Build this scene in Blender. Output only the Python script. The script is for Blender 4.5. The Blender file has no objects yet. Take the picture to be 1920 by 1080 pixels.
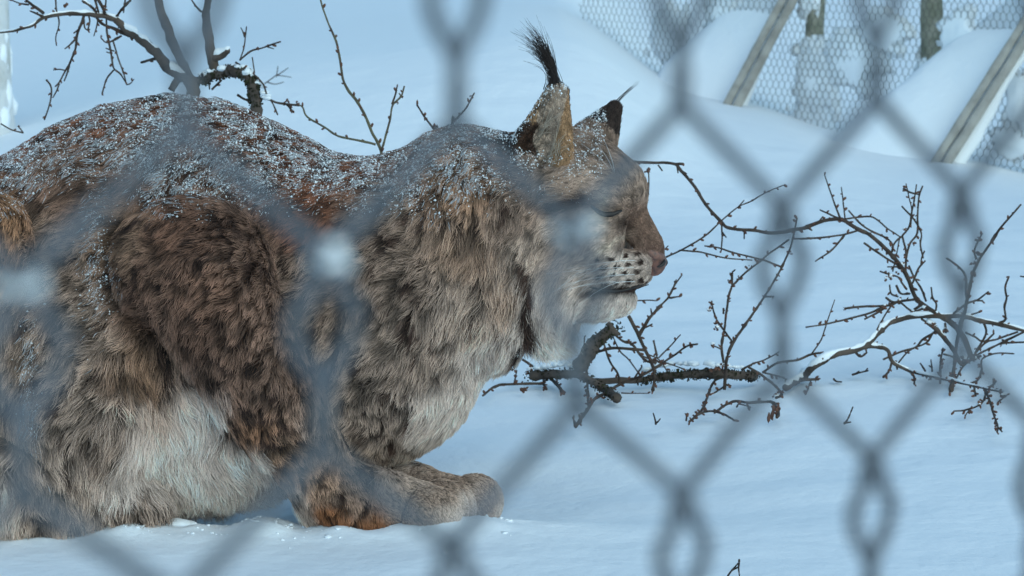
import bpy, bmesh, math, random, time
import numpy as np
from mathutils import Vector
T0 = time.time()
random.seed(4); RNG = np.random.default_rng(11)
sc = bpy.context.scene
COL = sc.collection

# ------------------------------------------------------------------ camera, sky, sun, exposure
FPX = 5894.0                      # focal length in photograph pixels (1920 wide)
PITCH = math.radians(8.0)
CAM = np.array([0.0, 0.0, 0.738])
AR = np.array([1.0, 0.0, 0.0])
AF = np.array([0.0, math.cos(PITCH), -math.sin(PITCH)])
AU = np.array([0.0, math.sin(PITCH), math.cos(PITCH)])
cd = bpy.data.cameras.new('camera'); cam = bpy.data.objects.new('camera', cd); COL.objects.link(cam)
cam.location = CAM; cam.rotation_euler = (math.radians(90) - PITCH, 0, 0)
cd.sensor_width = 36.0; cd.lens = FPX / 1920 * 36.0
cd.clip_start = 0.02; cd.clip_end = 500
cd.dof.use_dof = True; cd.dof.focus_distance = 3.47; cd.dof.aperture_fstop = 21.5
sc.camera = cam

w = bpy.data.worlds.new('World'); sc.world = w; w.use_nodes = True
nt = w.node_tree; nt.nodes.clear()
sky = nt.nodes.new('ShaderNodeTexSky'); sky.sky_type = 'NISHITA'; sky.sun_disc = False
SUN_EL, SUN_AZ = math.radians(38), math.radians(150)
sky.sun_elevation = SUN_EL; sky.sun_rotation = SUN_AZ
sky.air_density = 1.0; sky.dust_density = 1.0; sky.ozone_density = 3.0
bg = nt.nodes.new('ShaderNodeBackground'); bg.inputs['Strength'].default_value = 0.15
wo = nt.nodes.new('ShaderNodeOutputWorld')
nt.links.new(sky.outputs[0], bg.inputs[0]); nt.links.new(bg.outputs[0], wo.inputs[0])
sd = bpy.data.lights.new('sun', 'SUN'); sun = bpy.data.objects.new('sun', sd); COL.objects.link(sun)
sd.energy = 0.5; sd.angle = math.radians(100); sd.color = (1.0, 0.97, 0.93)
# the sky's sun_rotation is measured clockwise from +Y seen from above
sdir = Vector((math.sin(SUN_AZ) * math.cos(SUN_EL), math.cos(SUN_AZ) * math.cos(SUN_EL), math.sin(SUN_EL)))
sun.rotation_euler = sdir.to_track_quat('Z', 'Y').to_euler()
vs = sc.view_settings
vs.view_transform = 'Standard'; vs.look = 'None'; vs.exposure = 0.50; vs.gamma = 1.0; vs.use_curve_mapping = False
vs.use_white_balance = True; vs.white_balance_temperature = 6250; vs.white_balance_tint = -14     # the photograph's cool camera balance
sc.cycles.use_denoising = True
sc.cycles.max_bounces = 8; sc.cycles.diffuse_bounces = 4
sc.cycles.use_adaptive_sampling = False

# ------------------------------------------------------------------ helpers
def unproj(px, py, depth):
    """world points for photograph pixels at a depth along the view axis"""
    px = np.asarray(px, float); py = np.asarray(py, float); depth = np.asarray(depth, float)
    return (CAM + AF * depth[..., None] + AR * ((px - 960) / FPX * depth)[..., None]
            + AU * ((540 - py) / FPX * depth)[..., None])
def ground_depth(py):
    a = PITCH + np.arctan((np.asarray(py, float) - 540) / FPX)
    return CAM[2] / np.tan(a)
def hash3(ix, iy, iz, s):
    h = (ix.astype(np.int64) * 374761393 + iy.astype(np.int64) * 668265263 + iz.astype(np.int64) * 2147483647 + s * 974634533)
    h = (h ^ (h >> 13)) * 1274126177
    h = h ^ (h >> 16)
    return (h & 0xFFFFFF).astype(np.float64) / 0xFFFFFF
def vnoise(p, s=0):
    """smooth value noise in -1..1 for an (n,3) array"""
    p = np.asarray(p, float); i = np.floor(p).astype(np.int64); f = p - i; f = f * f * (3 - 2 * f)
    r = 0
    for dx in (0, 1):
        for dy in (0, 1):
            for dz in (0, 1):
                wt = ((f[:, 0] if dx else 1 - f[:, 0]) * (f[:, 1] if dy else 1 - f[:, 1]) * (f[:, 2] if dz else 1 - f[:, 2]))
                r = r + wt * hash3(i[:, 0] + dx, i[:, 1] + dy, i[:, 2] + dz, s)
    return r * 2 - 1
def fbm(p, s=0, o=3):
    r = 0; a = 1; t = 0
    for k in range(o):
        r = r + a * vnoise(np.asarray(p) * 2 ** k + 17.3 * k, s + k); t += a; a *= .5
    return r / t
def smooth(a, b, x):
    t = np.clip((x - a) / (b - a), 0, 1); return t * t * (3 - 2 * t)
def tag(o, label=None, cat=None, group=None, kind=None):
    if label: o['label'] = label
    if cat: o['category'] = cat
    if group: o['group'] = group
    if kind: o['kind'] = kind
    return o
def link(name, data, mat=None, parent=None, loc=None):
    o = bpy.data.objects.new(name, data); COL.objects.link(o)
    if mat is not None: data.materials.append(mat)
    if parent is not None: o.parent = parent
    if loc is not None: o.location = loc
    return o
def empty(name, loc):
    o = bpy.data.objects.new(name, None); COL.objects.link(o); o.location = loc; o.empty_display_size = .05
    return o
def mesh_from(name, V, Fq, smooth_shade=True):
    V = np.asarray(V, np.float32); Fq = np.asarray(Fq, np.int32)
    me = bpy.data.meshes.new(name); n = Fq.shape[1]
    me.vertices.add(len(V)); me.vertices.foreach_set('co', V.ravel())
    me.loops.add(Fq.size); me.loops.foreach_set('vertex_index', Fq.ravel())
    me.polygons.add(len(Fq)); me.polygons.foreach_set('loop_start', np.arange(0, Fq.size, n, dtype=np.int32))
    me.update(calc_edges=True); me.validate()
    if smooth_shade: me.polygons.foreach_set('use_smooth', np.ones(len(me.polygons), bool))
    return me
class MB:
    """collects triangles/quads (quads stored, tris as degenerate-free tri list)"""
    def __init__(s): s.V = []; s.F = []; s.n = 0
    def add(s, V, F):
        V = np.asarray(V, float); F = np.asarray(F, int)
        if F.shape[1] == 4: F = np.concatenate([F[:, [0, 1, 2]], F[:, [0, 2, 3]]])
        s.V.append(V); s.F.append(F + s.n); s.n += len(V)
    def tube(s, P, R, sides=6):
        P = np.asarray(P, float); R = np.asarray(R, float); n = len(P)
        if n < 2: return
        Tn = np.gradient(P, axis=0); Tn /= np.linalg.norm(Tn, axis=1, keepdims=True) + 1e-12
        ref = np.array([0.31, .2, .93]) if abs(Tn[0] @ np.array([.31, .2, .93])) < .9 else np.array([1., 0, 0])
        A = np.cross(Tn, ref); A /= np.linalg.norm(A, axis=1, keepdims=True) + 1e-12
        B = np.cross(Tn, A)
        th = np.arange(sides) * 2 * math.pi / sides
        V = P[:, None] + R[:, None, None] * (A[:, None] * np.cos(th)[:, None] + B[:, None] * np.sin(th)[:, None])
        V = V.reshape(-1, 3)
        i = np.arange(n - 1)[:, None] * sides; j = np.arange(sides)[None]; k = (j + 1) % sides
        F = np.stack([i + j, i + k, i + sides + k, i + sides + j], -1).reshape(-1, 4)
        V = np.concatenate([V, P[[0]], P[[-1]] + Tn[[-1]] * R[-1]])
        s.add(V, F)
        jj = np.arange(sides); kk = (jj + 1) % sides; base = s.n - len(V)
        s.F.append(np.stack([kk, jj, np.full(sides, n * sides)], -1) + base)
        s.F.append(np.stack([jj, kk, np.full(sides, n * sides)], -1)[:, [0, 1, 2]] * 0 + np.stack([(n - 1) * sides + jj, (n - 1) * sides + kk, np.full(sides, n * sides + 1)], -1) + base)
    def blob(s, c, r, ax=None, jitter=0.15, ico=None):
        V, F = ico if ico is not None else ICO1
        W = V * (1 + jitter * (RNG.random((len(V), 1)) * 2 - 1))
        if ax is not None: W = W @ np.asarray(ax)      # rows = scaled axes
        else: W = W * np.asarray(r)
        s.add(W + np.asarray(c), F)
    def mesh(s, name, origin=(0, 0, 0), sm=True):
        return mesh_from(name, np.concatenate(s.V) - np.asarray(origin), np.concatenate(s.F), sm)
def ico(sub):
    bm = bmesh.new(); bmesh.ops.create_icosphere(bm, subdivisions=sub, radius=1.0)
    V = np.array([v.co[:] for v in bm.verts]); F = np.array([[v.index for v in f.verts] for f in bm.faces]); bm.free()
    return V, F
ICO0, ICO1, ICO2 = ico(1), ico(2), ico(3)
ICO1 = ICO0 if False else ICO1

def mat(name, color, rough=.7, noise=None, bump=None, spec=.3, sss=0.0, coords='Object'):
    """principled material; noise=(scale, colour2, lo, hi) mottles the colour; bump=[(scale,strength,distance),...]"""
    m = bpy.data.materials.new(name); m.use_nodes = True; t = m.node_tree; b = t.nodes['Principled BSDF']
    b.inputs['Base Color'].default_value = (*color, 1); b.inputs['Roughness'].default_value = rough
    b.inputs['Specular IOR Level'].default_value = spec
    if sss:
        b.inputs['Subsurface Weight'].default_value = sss; b.inputs['Subsurface Radius'].default_value = (.02, .025, .03); b.inputs['Subsurface Scale'].default_value = .3
    tc = t.nodes.new('ShaderNodeTexCoord')
    if noise:
        n = t.nodes.new('ShaderNodeTexNoise'); n.inputs['Scale'].default_value = noise[0]; n.inputs['Detail'].default_value = 6
        t.links.new(tc.outputs[coords], n.inputs['Vector'])
        r = t.nodes.new('ShaderNodeMapRange'); r.inputs[1].default_value = noise[2]; r.inputs[2].default_value = noise[3]
        t.links.new(n.outputs[0], r.inputs[0])
        x = t.nodes.new('ShaderNodeMix'); x.data_type = 'RGBA'
        x.inputs[6].default_value = (*color, 1); x.inputs[7].default_value = (*noise[1], 1)
        t.links.new(r.outputs[0], x.inputs[0]); t.links.new(x.outputs[2], b.inputs['Base Color'])
    prev = None
    for (s_, st, di) in (bump or []):
        n = t.nodes.new('ShaderNodeTexNoise'); n.inputs['Scale'].default_value = s_; n.inputs['Detail'].default_value = 5
        t.links.new(tc.outputs[coords], n.inputs['Vector'])
        bp = t.nodes.new('ShaderNodeBump'); bp.inputs['Strength'].default_value = st; bp.inputs['Distance'].default_value = di
        t.links.new(n.outputs[0], bp.inputs['Height'])
        if prev: t.links.new(prev.outputs[0], bp.inputs['Normal'])
        prev = bp
    if prev: t.links.new(prev.outputs[0], b.inputs['Normal'])
    return m
M_SNOW = mat('snow', (.83, .85, .88), .65, None, [(7, .4, .03), (60, .35, .004), (420, .4, .0012)], .2)
M_SNOWC = mat('snow_clumps', (.85, .87, .9), .7, None, [(300, .4, .001)], .2)
M_BARK = mat('bark', (.085, .062, .05), .85, (60, (.035, .026, .022), .4, .65), [(160, .6, .002)], .15)
M_LIMB = mat('limb_bark', (.11, .085, .07), .9, (35, (.05, .04, .034), .4, .65), [(110, .8, .004)], .15)
M_GREENB = mat('green_bark', (.13, .115, .07), .7, (40, (.07, .05, .04), .45, .65), [(160, .4, .002)], .2)
M_MOSS = mat('moss', (.05, .05, .028), .95, (70, (.025, .02, .014), .4, .6), [(260, .9, .004)], .1)
M_BUD = mat('bud', (.15, .075, .05), .7, (90, (.08, .04, .03), .4, .65), [(200, .4, .001)], .2)
M_WIRE = mat('galvanised_wire', (.115, .123, .145), .5, (90, (.08, .086, .10), .4, .65), [(300, .3, .0004)], .5)
M_HEX = mat('netting_wire', (.11, .10, .085), .6, (50, (.08, .075, .06), .4, .6), None, .4)
M_STRUT = mat('weathered_strut', (.36, .34, .31), .8, (25, (.24, .225, .205), .4, .68), [(120, .5, .002)], .2)
M_POST = mat('weathered_post', (.34, .32, .26), .9, (22, (.2, .2, .15), .42, .6), [(90, .8, .004)], .15)
M_TRUNK = mat('pale_bark', (.66, .66, .66), .9, (9, (.42, .40, .36), .5, .72), [(50, .8, .01)], .1)

# ------------------------------------------------------------------ snow ground: one sheet
def ground_z(X, Y):
    P = np.stack([X, Y, X * 0], -1).reshape(-1, 3)
    z = .012 * fbm(P * [1.7, 1.1, 1], 3, 2) + .005 * fbm(P * [5, 8, 1], 8, 2)
    z = z.reshape(X.shape)
    # soft wind ripples
    z = z + .0011 * np.sin(Y * 30 + X * 5 + 2.2 * np.sin(X * 3.1)) * smooth(3.7, 4.4, Y) * smooth(8, 6, Y)
    # bank of snow the far fence stands in, higher towards the left
    Xw = X + .05 * fbm(P * [2.3, 2.3, 1], 61, 2).reshape(X.shape) * smooth(7.5, 6.5, Y)
    bx = sum(np.interp(Xw + o_, [-1.4, -.7, .06, .235, .375, .52, .66, .86, 1.2, 1.3, 2.2], [.06, .22, .31, .27, .125, .07, .066, -.01, -.035, -.08, -.09]) for o_ in (-.1, -.05, 0, .05, .1)) / 5 - .022
    m = smooth(6.0, 7.7, Y)
    z = z * (1 - .6 * m) + bx * m + smooth(10, 40, Y) * 1.4 * 0.6
    # packed hollow under the animal and the lip of snow pushed up in front of it
    lyx = -0.30
    hollow = np.exp(-((X - lyx) / .55) ** 4 - ((Y - 3.62) / .17) ** 4)
    z = z - .03 * hollow
    lip = np.exp(-((Y - (3.385 + .015 * np.sin(X * 9))) / .045) ** 2) * smooth(.12, -.05, X)
    z = z + lip * (.010 + .010 * smooth(-.36, -.46, X)) * (1 + 1.3 * fbm(P * [22, 22, 1], 21, 3).reshape(X.shape))
    return z
def axis(fine0, fine1, step, lo, hi, g=1.09):
    a = list(np.arange(fine0, fine1, step)); s_ = step; x = a[-1]
    while x < hi: s_ *= g; x += s_; a.append(x)
    s_ = step; x = a[0]; b = []
    while x > lo: s_ *= g; x -= s_; b.append(x)
    return np.array(b[::-1] + a)
gx = axis(-.75, .9, .009, -60, 60); gy = axis(3.05, 4.75, .009, -8, 150, 1.035)
GX, GY = np.meshgrid(gx, gy)
GZ = ground_z(GX, GY)
nx, ny = len(gx), len(gy)
ii = (np.arange(ny - 1)[:, None] * nx + np.arange(nx - 1)[None]).ravel()
ground = link('ground', mesh_from('ground', np.stack([GX, GY, GZ], -1).reshape(-1, 3), np.stack([ii, ii + 1, ii + nx + 1, ii + nx], -1)), M_SNOW)
tag(ground, 'smooth blue-white snow field lying under the lynx and branches', kind='structure')
def gz1(x, y): return float(ground_z(np.array([[x]], float), np.array([[y]], float))[0, 0])

# ------------------------------------------------------------------ the lynx: one continuous body grown from a distance field
# body space: photograph-like axes in "pixels" (1/1660 m): x right, y down, d away from the viewer
SB = FPX / 3.55
def body_world(p):
    p = np.asarray(p, float)
    return (CAM + AF * (3.55 + p[..., 2:3] / SB) + AR * ((p[..., 0:1] - 960) / SB) + AU * ((540 - p[..., 1:2]) / SB))
def dir_world(v):
    return AR * v[..., 0:1] - AU * v[..., 1:2] + AF * v[..., 2:3]
H = 5.0
O3 = np.array([-420., 130., -340.]); N3 = (340, 182, 136)
FLD = np.full(N3, 400., np.float32)
axs = [O3[k] + H * np.arange(N3[k]) for k in range(3)]
def block(lo, hi):
    s_ = [slice(max(0, int((lo[k] - O3[k]) / H)), min(N3[k], int((hi[k] - O3[k]) / H) + 2)) for k in range(3)]
    g = np.meshgrid(*[axs[k][s_[k]] for k in range(3)], indexing='ij')
    return tuple(s_), np.stack(g, -1).astype(np.float32)
def smin(a, b, k):
    h = np.clip(.5 + .5 * (b - a) / k, 0, 1); return b * (1 - h) + a * h - k * h * (1 - h)
def put(sl, D, k, mode='add'):
    A = FLD[sl]
    if mode == 'add': FLD[sl] = smin(A, D.astype(np.float32), k)
    else: FLD[sl] = -smin(-A, D.astype(np.float32), k)
def ell(c, r, k=30, rot=None, mode='add'):
    c = np.array(c, float); r = np.array(r, float); m = r.max() + 70
    sl, G = block(c - m, c + m); P = G - c
    if rot is not None: P = P @ np.asarray(rot).T
    k0 = np.linalg.norm(P / r, axis=-1); k1 = np.linalg.norm(P / r ** 2, axis=-1) + 1e-9
    put(sl, k0 * (k0 - 1) / k1, k, mode)
def cap(a, ra, b, rb, k=30, mode='add', flat=None):
    a = np.array(a, float); b = np.array(b, float); m = max(ra, rb) + 70
    sl, G = block(np.minimum(a, b) - m, np.maximum(a, b) + m)
    P = G - a; B = b - a
    if flat is not None: P = P * np.array(flat); B = B * np.array(flat)
    t = np.clip((P @ B) / (B @ B), 0, 1)
    put(sl, np.linalg.norm(P - t[..., None] * B, axis=-1) - (ra + (rb - ra) * t), k, mode)
# torso: lofted ellipses along x
ST = np.array([(-400, 560, 800, 40), (-340, 470, 880, 110), (-240, 395, 935, 165), (-120, 335, 960, 195), (0, 302, 965, 205), (100, 240, 965, 205), (200, 200, 960, 203),
               (320, 182, 950, 200), (420, 195, 940, 195), (520, 236, 925, 190), (620, 288, 905, 185), (700, 316, 880, 180), (780, 345, 830, 160), (840, 400, 740, 120), (880, 480, 650, 50)], float)
xx = axs[0]
tp, bt, hw = [np.interp(xx, ST[:, 0], ST[:, k]) for k in (1, 2, 3)]
cy = ((tp + bt) / 2)[:, None, None]; hh = ((bt - tp) / 2)[:, None, None]; ww = hw[:, None, None]
yy = axs[1][None, :, None]; dd = axs[2][None, None, :]
k0 = np.sqrt(((yy - cy) / hh) ** 2 + (dd / ww) ** 2)
k0 = np.where(yy > cy, (np.abs((yy - cy) / hh) ** 2.6 + np.abs(dd / ww) ** 2.6) ** (1 / 2.6), k0)
D = (k0 - 1) * np.minimum(hh, ww)
D = np.where((xx < -400)[:, None, None] | (xx > 880)[:, None, None], 80, D)
FLD[:] = np.minimum(FLD, D.astype(np.float32))
# neck, ruff, chest
ell((870, 450, 0), (165, 212, 165), 60)
ell((745, 540, 0), (195, 225, 180), 60)
ell((770, 690, 0), (120, 140, 140), 50)
ell((930, 520, -10), (75, 150, 130), 50)
# shoulder + foreleg on this side, and its twin
for s_, dx in ((-1, 0), (1, 40)):
    ell((378 + dx, 500, s_ * 188), (140, 120, 98), 9)
    cap((405 + dx, 530, s_ * 198), 116, (530 + dx, 755, s_ * 190), 84, 10)
    cap((525 + dx, 745, s_ * 180), 78, (625 + dx, 905, s_ * 160), 62, 22)
# near wrist + paw
cap((625, 900, -160), 60, (690, 950, -165), 50, 14)
cap((660, 915, -150), 58, (785, 938, -150), 46, 18)
for (c_, r_) in (((814, 954, -192), (54, 54, 30)), ((830, 946, -134), (50, 54, 27)), ((826, 952, -88), (44, 48, 23))): ell(c_, r_, 3)
# far wrist + paw, a little ahead
cap((665, 880, 120), 58, (780, 925, 10), 48, 22)
cap((780, 925, 10), 48, (845, 932, -30), 42, 18)
for (c_, r_) in (((846, 948, -84), (48, 50, 22)), ((882, 942, -36), (58, 52, 27)), ((890, 942, 18), (54, 52, 26)), ((876, 948, 62), (46, 44, 23))): ell(c_, r_, 3)
# haunch and hind leg on this side, and its twin
for s_ in (-1, 1):
    ell((-20, 460, s_ * 190), (108, 100, 85), 9)
    ell((-90, 640, s_ * 165), (190, 230, 95), 30)
    ell((165, 745, s_ * 165), (150, 215, 88), 26)
    cap((150, 890, s_ * 180), 60, (280, 935, s_ * 165), 44, 40)
    cap((40, 900, s_ * 195), 80, (150, 940, s_ * 190), 62, 30)
    cap((-180, 850, s_ * 165), 100, (40, 910, s_ * 190), 80, 40)
cap((-380, 640, 0), 48, (-440, 800, 0), 36, 30)     # stub tail
# head: local frame forward / up / left (left = away from the viewer)
HC = np.array([1078., 383., -5.]); yaw = math.radians(-9)
hf = np.array([math.cos(yaw), 0, math.sin(yaw)]); hl = np.array([-math.sin(yaw), 0, math.cos(yaw)]); hu = np.array([0, -1., 0])
HB = np.stack([hf, hu, hl])
def hp(f, u, l): return HC + f * hf + u * hu + l * hl
def hell(f, u, l, r, k=25): ell(hp(f, u, l), r, k, rot=HB)
hell(4, 18, 0, (112, 114, 103), 45)
hell(-70, 0, 0, (110, 130, 112), 60)
hell(-60, -80, 0, (100, 120, 115), 55)
for s_ in (-1, 1):
    hell(82, 22, s_ * 38, (47, 54, 43), 34)
    hell(15, -72, s_ * 66, (84, 84, 46), 35)
    hell(-45, -165, s_ * 66, (52, 92, 44), 35)
    hell(96, -122, s_ * 27, (50, 37, 30), 14)       # whisker pads
    hell(66, -14, s_ * 66, (26, 14, 16), 14)         # lids
cap(hp(96, -12, 0), 34, hp(139, -74, 0), 26, 20)
hell(147, -94, 0, (20, 22, 20), 14)
hell(68, -176, 0, (46, 32, 40), 18)
hell(10, -150, 0, (70, 55, 70), 40)
# ears
EN = (np.array([1012., 288, -88]), np.array([1040., 184, -104]))
EF = (np.array([1106., 276, 62]), np.array([1154., 200, 82]))
cap(EN[0] + [4, 0, 0], 60, EN[1] + [2, 0, 0], 22, 10, flat=(1, 1, 1.35))
cap((985, 318, -92), 22, (990, 262, -92), 20, 12)
cap(EN[0] + [-1, -2, -53], 50, EN[1] + [-1, 14, -30], 12, 4, mode='cut')
cap(EF[0], 54, EF[1], 15, 12, flat=(1, 1, 1.3))
cap(EF[0] + [16, 2, 44], 32, EF[1] + [6, 14, 26], 5, 6, mode='cut')
# let the lower side die out below the snow line
def surface_nets(F):
    ins = F < 0
    c = ins[:-1, :-1, :-1].astype(np.int8)
    tot = sum(ins[a:a + F.shape[0] - 1, b:b + F.shape[1] - 1, e:e + F.shape[2] - 1].astype(np.int8) for a in (0, 1) for b in (0, 1) for e in (0, 1))
    act = (tot > 0) & (tot < 8)
    I = np.argwhere(act)
    vid = np.full(act.shape, -1, np.int64); vid[act] = np.arange(len(I))
    acc = np.zeros((len(I), 3)); cnt = np.zeros(len(I))
    for ax in range(3):
        o1, o2 = [k for k in range(3) if k != ax]
        for a in (0, 1):
            for b in (0, 1):
                s0 = np.zeros(3, int); s0[o1] = a; s0[o2] = b; s1 = s0.copy(); s1[ax] = 1
                A = F[tuple((I + s0).T)]; B = F[tuple((I + s1).T)]
                m = (A < 0) != (B < 0)
                t = np.where(m, A / np.where(m, A - B, 1), 0)
                p = np.repeat(s0[None].astype(float), len(I), 0); p[:, ax] += t
                acc[m] += p[m]; cnt[m] += 1
    V = I + acc / cnt[:, None]
    Q = []
    for ax in range(3):
        o1, o2 = [(1, 2), (2, 0), (0, 1)][ax]
        sl0 = [slice(None)] * 3; sl1 = [slice(None)] * 3
        sl0[ax] = slice(0, -1); sl1[ax] = slice(1, None)
        A = ins[tuple(sl0)]; B = ins[tuple(sl1)]
        E_ = np.argwhere(A != B)
        ok = (E_[:, o1] > 0) & (E_[:, o2] > 0) & (E_[:, o1] < F.shape[o1] - 1) & (E_[:, o2] < F.shape[o2] - 1)
        E_ = E_[ok]; fl = A[tuple(E_.T)]
        e1 = np.zeros(3, int); e1[o1] = 1; e2 = np.zeros(3, int); e2[o2] = 1
        q = np.stack([vid[tuple((E_ - e1 - e2).T)], vid[tuple((E_ - e2).T)], vid[tuple(E_.T)], vid[tuple((E_ - e1).T)]], -1)
        q[~fl] = q[~fl][:, ::-1]
        Q.append(q)
    return V, np.concatenate(Q)
SV, SQ = surface_nets(FLD)
SV = O3 + H * SV
# body space (x right, y down, d away) is right-handed like the world axes used here: check and orient outward below
SVW = body_world(SV)
ORG = body_world(np.array([[420., 990., 0.]]))[0]; ORG[2] = 0.0
a_, b_, c_ = SVW[SQ[:, 0]], SVW[SQ[:, 1]], SVW[SQ[:, 2]]
fn = np.cross(b_ - a_, SVW[SQ[:, 2]] - a_) + np.cross(c_ - a_, SVW[SQ[:, 3]] - a_)
cen = SVW[SQ].mean(1)
far = fn[np.argmin(cen[:, 1])]
if far[1] > 0: SQ = SQ[:, ::-1]; fn = -fn
vn = np.zeros_like(SVW)
for k in range(4): np.add.at(vn, SQ[:, k], fn)
vn /= np.linalg.norm(vn, axis=1, keepdims=True) + 1e-12
print('body', len(SV), 'verts', round(time.time() - T0, 1))

# ---- coat: colour / length / lie, given at places on the flank (same on both flanks)
RB, GB, LB, WH, DK, GI = (.22, .09, .05), (.315, .215, .163), (.52, .38, .30), (.84, .69, .61), (.06, .03, .02), (.46, .25, .14)
def mixc(a, b, t): return tuple(a[i] * (1 - t) + b[i] * t for i in range(3))
BR = mixc(RB, GB, .55); GL = mixc(GB, LB, .5)
CTRL = [  # x, y, colour, length, flow dx, dy, lift
    (-250, 430, RB, 36, -.9, .5, .3), (-80, 330, RB, 34, -1, .45, .3), (60, 260, RB, 32, -1, .3, .3), (200, 200, RB, 30, -1, .15, .32), (330, 180, RB, 30, -1, .05, .35),
    (450, 220, RB, 30, -.9, -.1, .35), (560, 270, RB, 30, -.9, -.1, .32), (680, 320, RB, 34, -.9, 0, .32), (150, 330, BR, 40, -.9, .5, .3), (300, 330, BR, 40, -.9, .4, .3), (450, 340, BR, 40, -.8, .5, .3),
    (600, 400, RB, 38, -.8, .5, .3), (130, 480, GB, 38, -.9, .4, .32), (200, 600, GL, 42, -.85, .5, .32), (160, 700, GL, 44, -.7, .7, .3),
    (230, 800, GL, 56, -.3, .9, .26), (60, 780, GL, 60, -.2, 1, .26), (20, 880, mixc(LB, WH, .6), 60, .1, 1, .25), (150, 900, LB, 48, .3, .9, .22), (280, 930, mixc(LB, GB, .5), 52, .2, 1, .22), (200, 950, LB, 50, .2, 1, .22),
    (0, 400, GI, 34, -.2, .8, .35), (20, 460, GI, 36, -.2, 1, .3), (-60, 560, GL, 50, -.4, .9, .28), (60, 620, GL, 56, -.5, .8, .26), (-200, 700, GL, 55, -.5, .9, .26), (-250, 880, LB, 50, -.2, 1, .25),
    (270, 440, mixc(GI, GB, .5), 40, -.9, .4, .38), (380, 420, mixc(RB, GB, .3), 36, -.7, .4, .36), (300, 560, mixc(RB, GB, .4), 34, -.8, .6, .42), (420, 540, mixc(RB, GB, .4), 34, -.8, .6, .42), (500, 480, BR, 34, -.8, .6, .4), (480, 640, mixc(RB, GB, .5), 32, -.5, .9, .38), (400, 620, mixc(RB, GB, .4), 32, -.6, .8, .38), (530, 690, mixc(RB, GB, .6), 32, -.3, .9, .34), (470, 720, mixc(RB, GB, .5), 30, .1, .9, .3),
    (290, 670, mixc(GI, GB, .4), 60, .05, 1, .25), (300, 735, mixc(GI, WH, .6), 76, .1, 1, .22), (380, 750, WH, 78, .15, 1, .22), (320, 800, WH, 76, .1, 1, .22), (350, 850, WH, 78, .15, 1, .22), (270, 880, mixc(WH, LB, .3), 66, .1, 1, .22), (400, 920, WH, 74, .15, 1, .2), (470, 840, WH, 66, .2, 1, .2), (450, 880, WH, 70, .2, 1, .2), (540, 920, mixc(WH, LB, .5), 50, .2, 1, .22),
    (410, 690, mixc(RB, GB, .5), 32, .3, .9, .28), (490, 790, mixc(RB, GI, .5), 26, .5, .85, .24), (540, 850, mixc(GI, GB, .4), 26, .5, .85, .22),
    (600, 870, mixc(GI, GB, .6), 24, .4, .9, .26), (640, 950, (.30, .125, .055), 22, .1, 1, .3), (700, 960, (.30, .125, .055), 22, .2, 1, .3), (680, 890, GB, 24, .6, .8, .26), (770, 900, LB, 14, .9, .3, .26), (800, 940, mixc(LB, GI, .2), 14, .9, .3, .26),
    (830, 900, mixc(LB, GI, .25), 12, .9, .3, .3), (845, 945, mixc(LB, WH, .3), 10, .8, .6, .34), (866, 950, WH, 6, .8, .6, .34), (900, 890, mixc(LB, GI, .15), 12, .9, .3, .3), (915, 930, mixc(GI, WH, .5), 10, .8, .6, .34), (940, 945, WH, 6, .8, .6, .34), (890, 985, WH, 10, .6, .8, .3), (820, 990, LB, 11, .6, .8, .3),
    (620, 520, GB, 36, -.9, .45, .34), (660, 650, GL, 38, -.8, .6, .33), (640, 780, GL, 36, -.4, .9, .3), (720, 780, GL, 42, -.3, 1, .28), (760, 860, mixc(GL, WH, .3), 46, -.2, 1, .22), (820, 800, mixc(LB, WH, .6), 48, -.2, 1, .2), (880, 750, mixc(LB, WH, .75), 48, -.2, 1, .2),
    (740, 400, GB, 36, -.9, .4, .34), (760, 520, GB, 38, -.85, .5, .33), (780, 640, GL, 46, -.5, .85, .3), (800, 300, BR, 34, -.8, .4, .3), (900, 240, BR, 28, -.9, .2, .3), (960, 230, BR, 26, -.9, .2, .3),
    (870, 340, mixc(GI, GB, .4), 44, -.6, .8, .3), (880, 450, mixc(GI, LB, .5), 62, -.3, 1, .26), (870, 560, LB, 70, -.1, 1, .25), (940, 520, mixc(LB, GI, .3), 70, 0, 1, .26), (950, 620, mixc(LB, WH, .7), 66, 0, 1, .25), (905, 680, mixc(LB, WH, .8), 58, -.1, 1, .22),
    (970, 400, GB, 40, -.5, .8, .3), (1010, 380, GB, 30, -.8, .5, .28), (1080, 290, GB, 20, -.8, -.5, .36), (1150, 260, GB, 17, -.7, -.7, .36), (1180, 310, GL, 17, -.6, -.8, .32), (1200, 360, GL, 13, -.4, -.9, .28),
    (1060, 340, GL, 24, -.9, .1, .3), (1130, 350, LB, 17, -.9, -.2, .28), (1060, 420, LB, 28, -.9, .4, .26), (1040, 480, LB, 36, -.8, .6, .24), (1010, 560, mixc(GL, WH, .6), 56, -.3, 1, .24), (1020, 640, WH, 64, 0, 1, .22), (1060, 620, WH, 56, 0, 1, .22),
    (1130, 430, LB, 15, -.9, .3, .25), (1190, 450, mixc(RB, GB, .75), 8, -.5, -.6, .2), (1225, 460, (.23, .135, .10), 6, -.5, -.6, .2), (1210, 420, (.26, .155, .11), 8, -.5, -.6, .2), (1130, 490, mixc(LB, WH, .5), 11, -.9, .3, .2), (1180, 510, mixc(LB, WH, .8), 6.5, -.9, .3, .18), (1150, 525, mixc(LB, WH, .8), 8, -.9, .3, .18),
    (1205, 530, mixc(LB, WH, .2), 6.5, -.9, .3, .24), (1100, 540, mixc(GL, WH, .5), 22, -.8, .5, .24), (1130, 580, WH, 24, -.6, .7, .25), (1180, 575, WH, 15, -.5, .8, .25), (1090, 590, WH, 34, -.4, .9, .25)]
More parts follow.
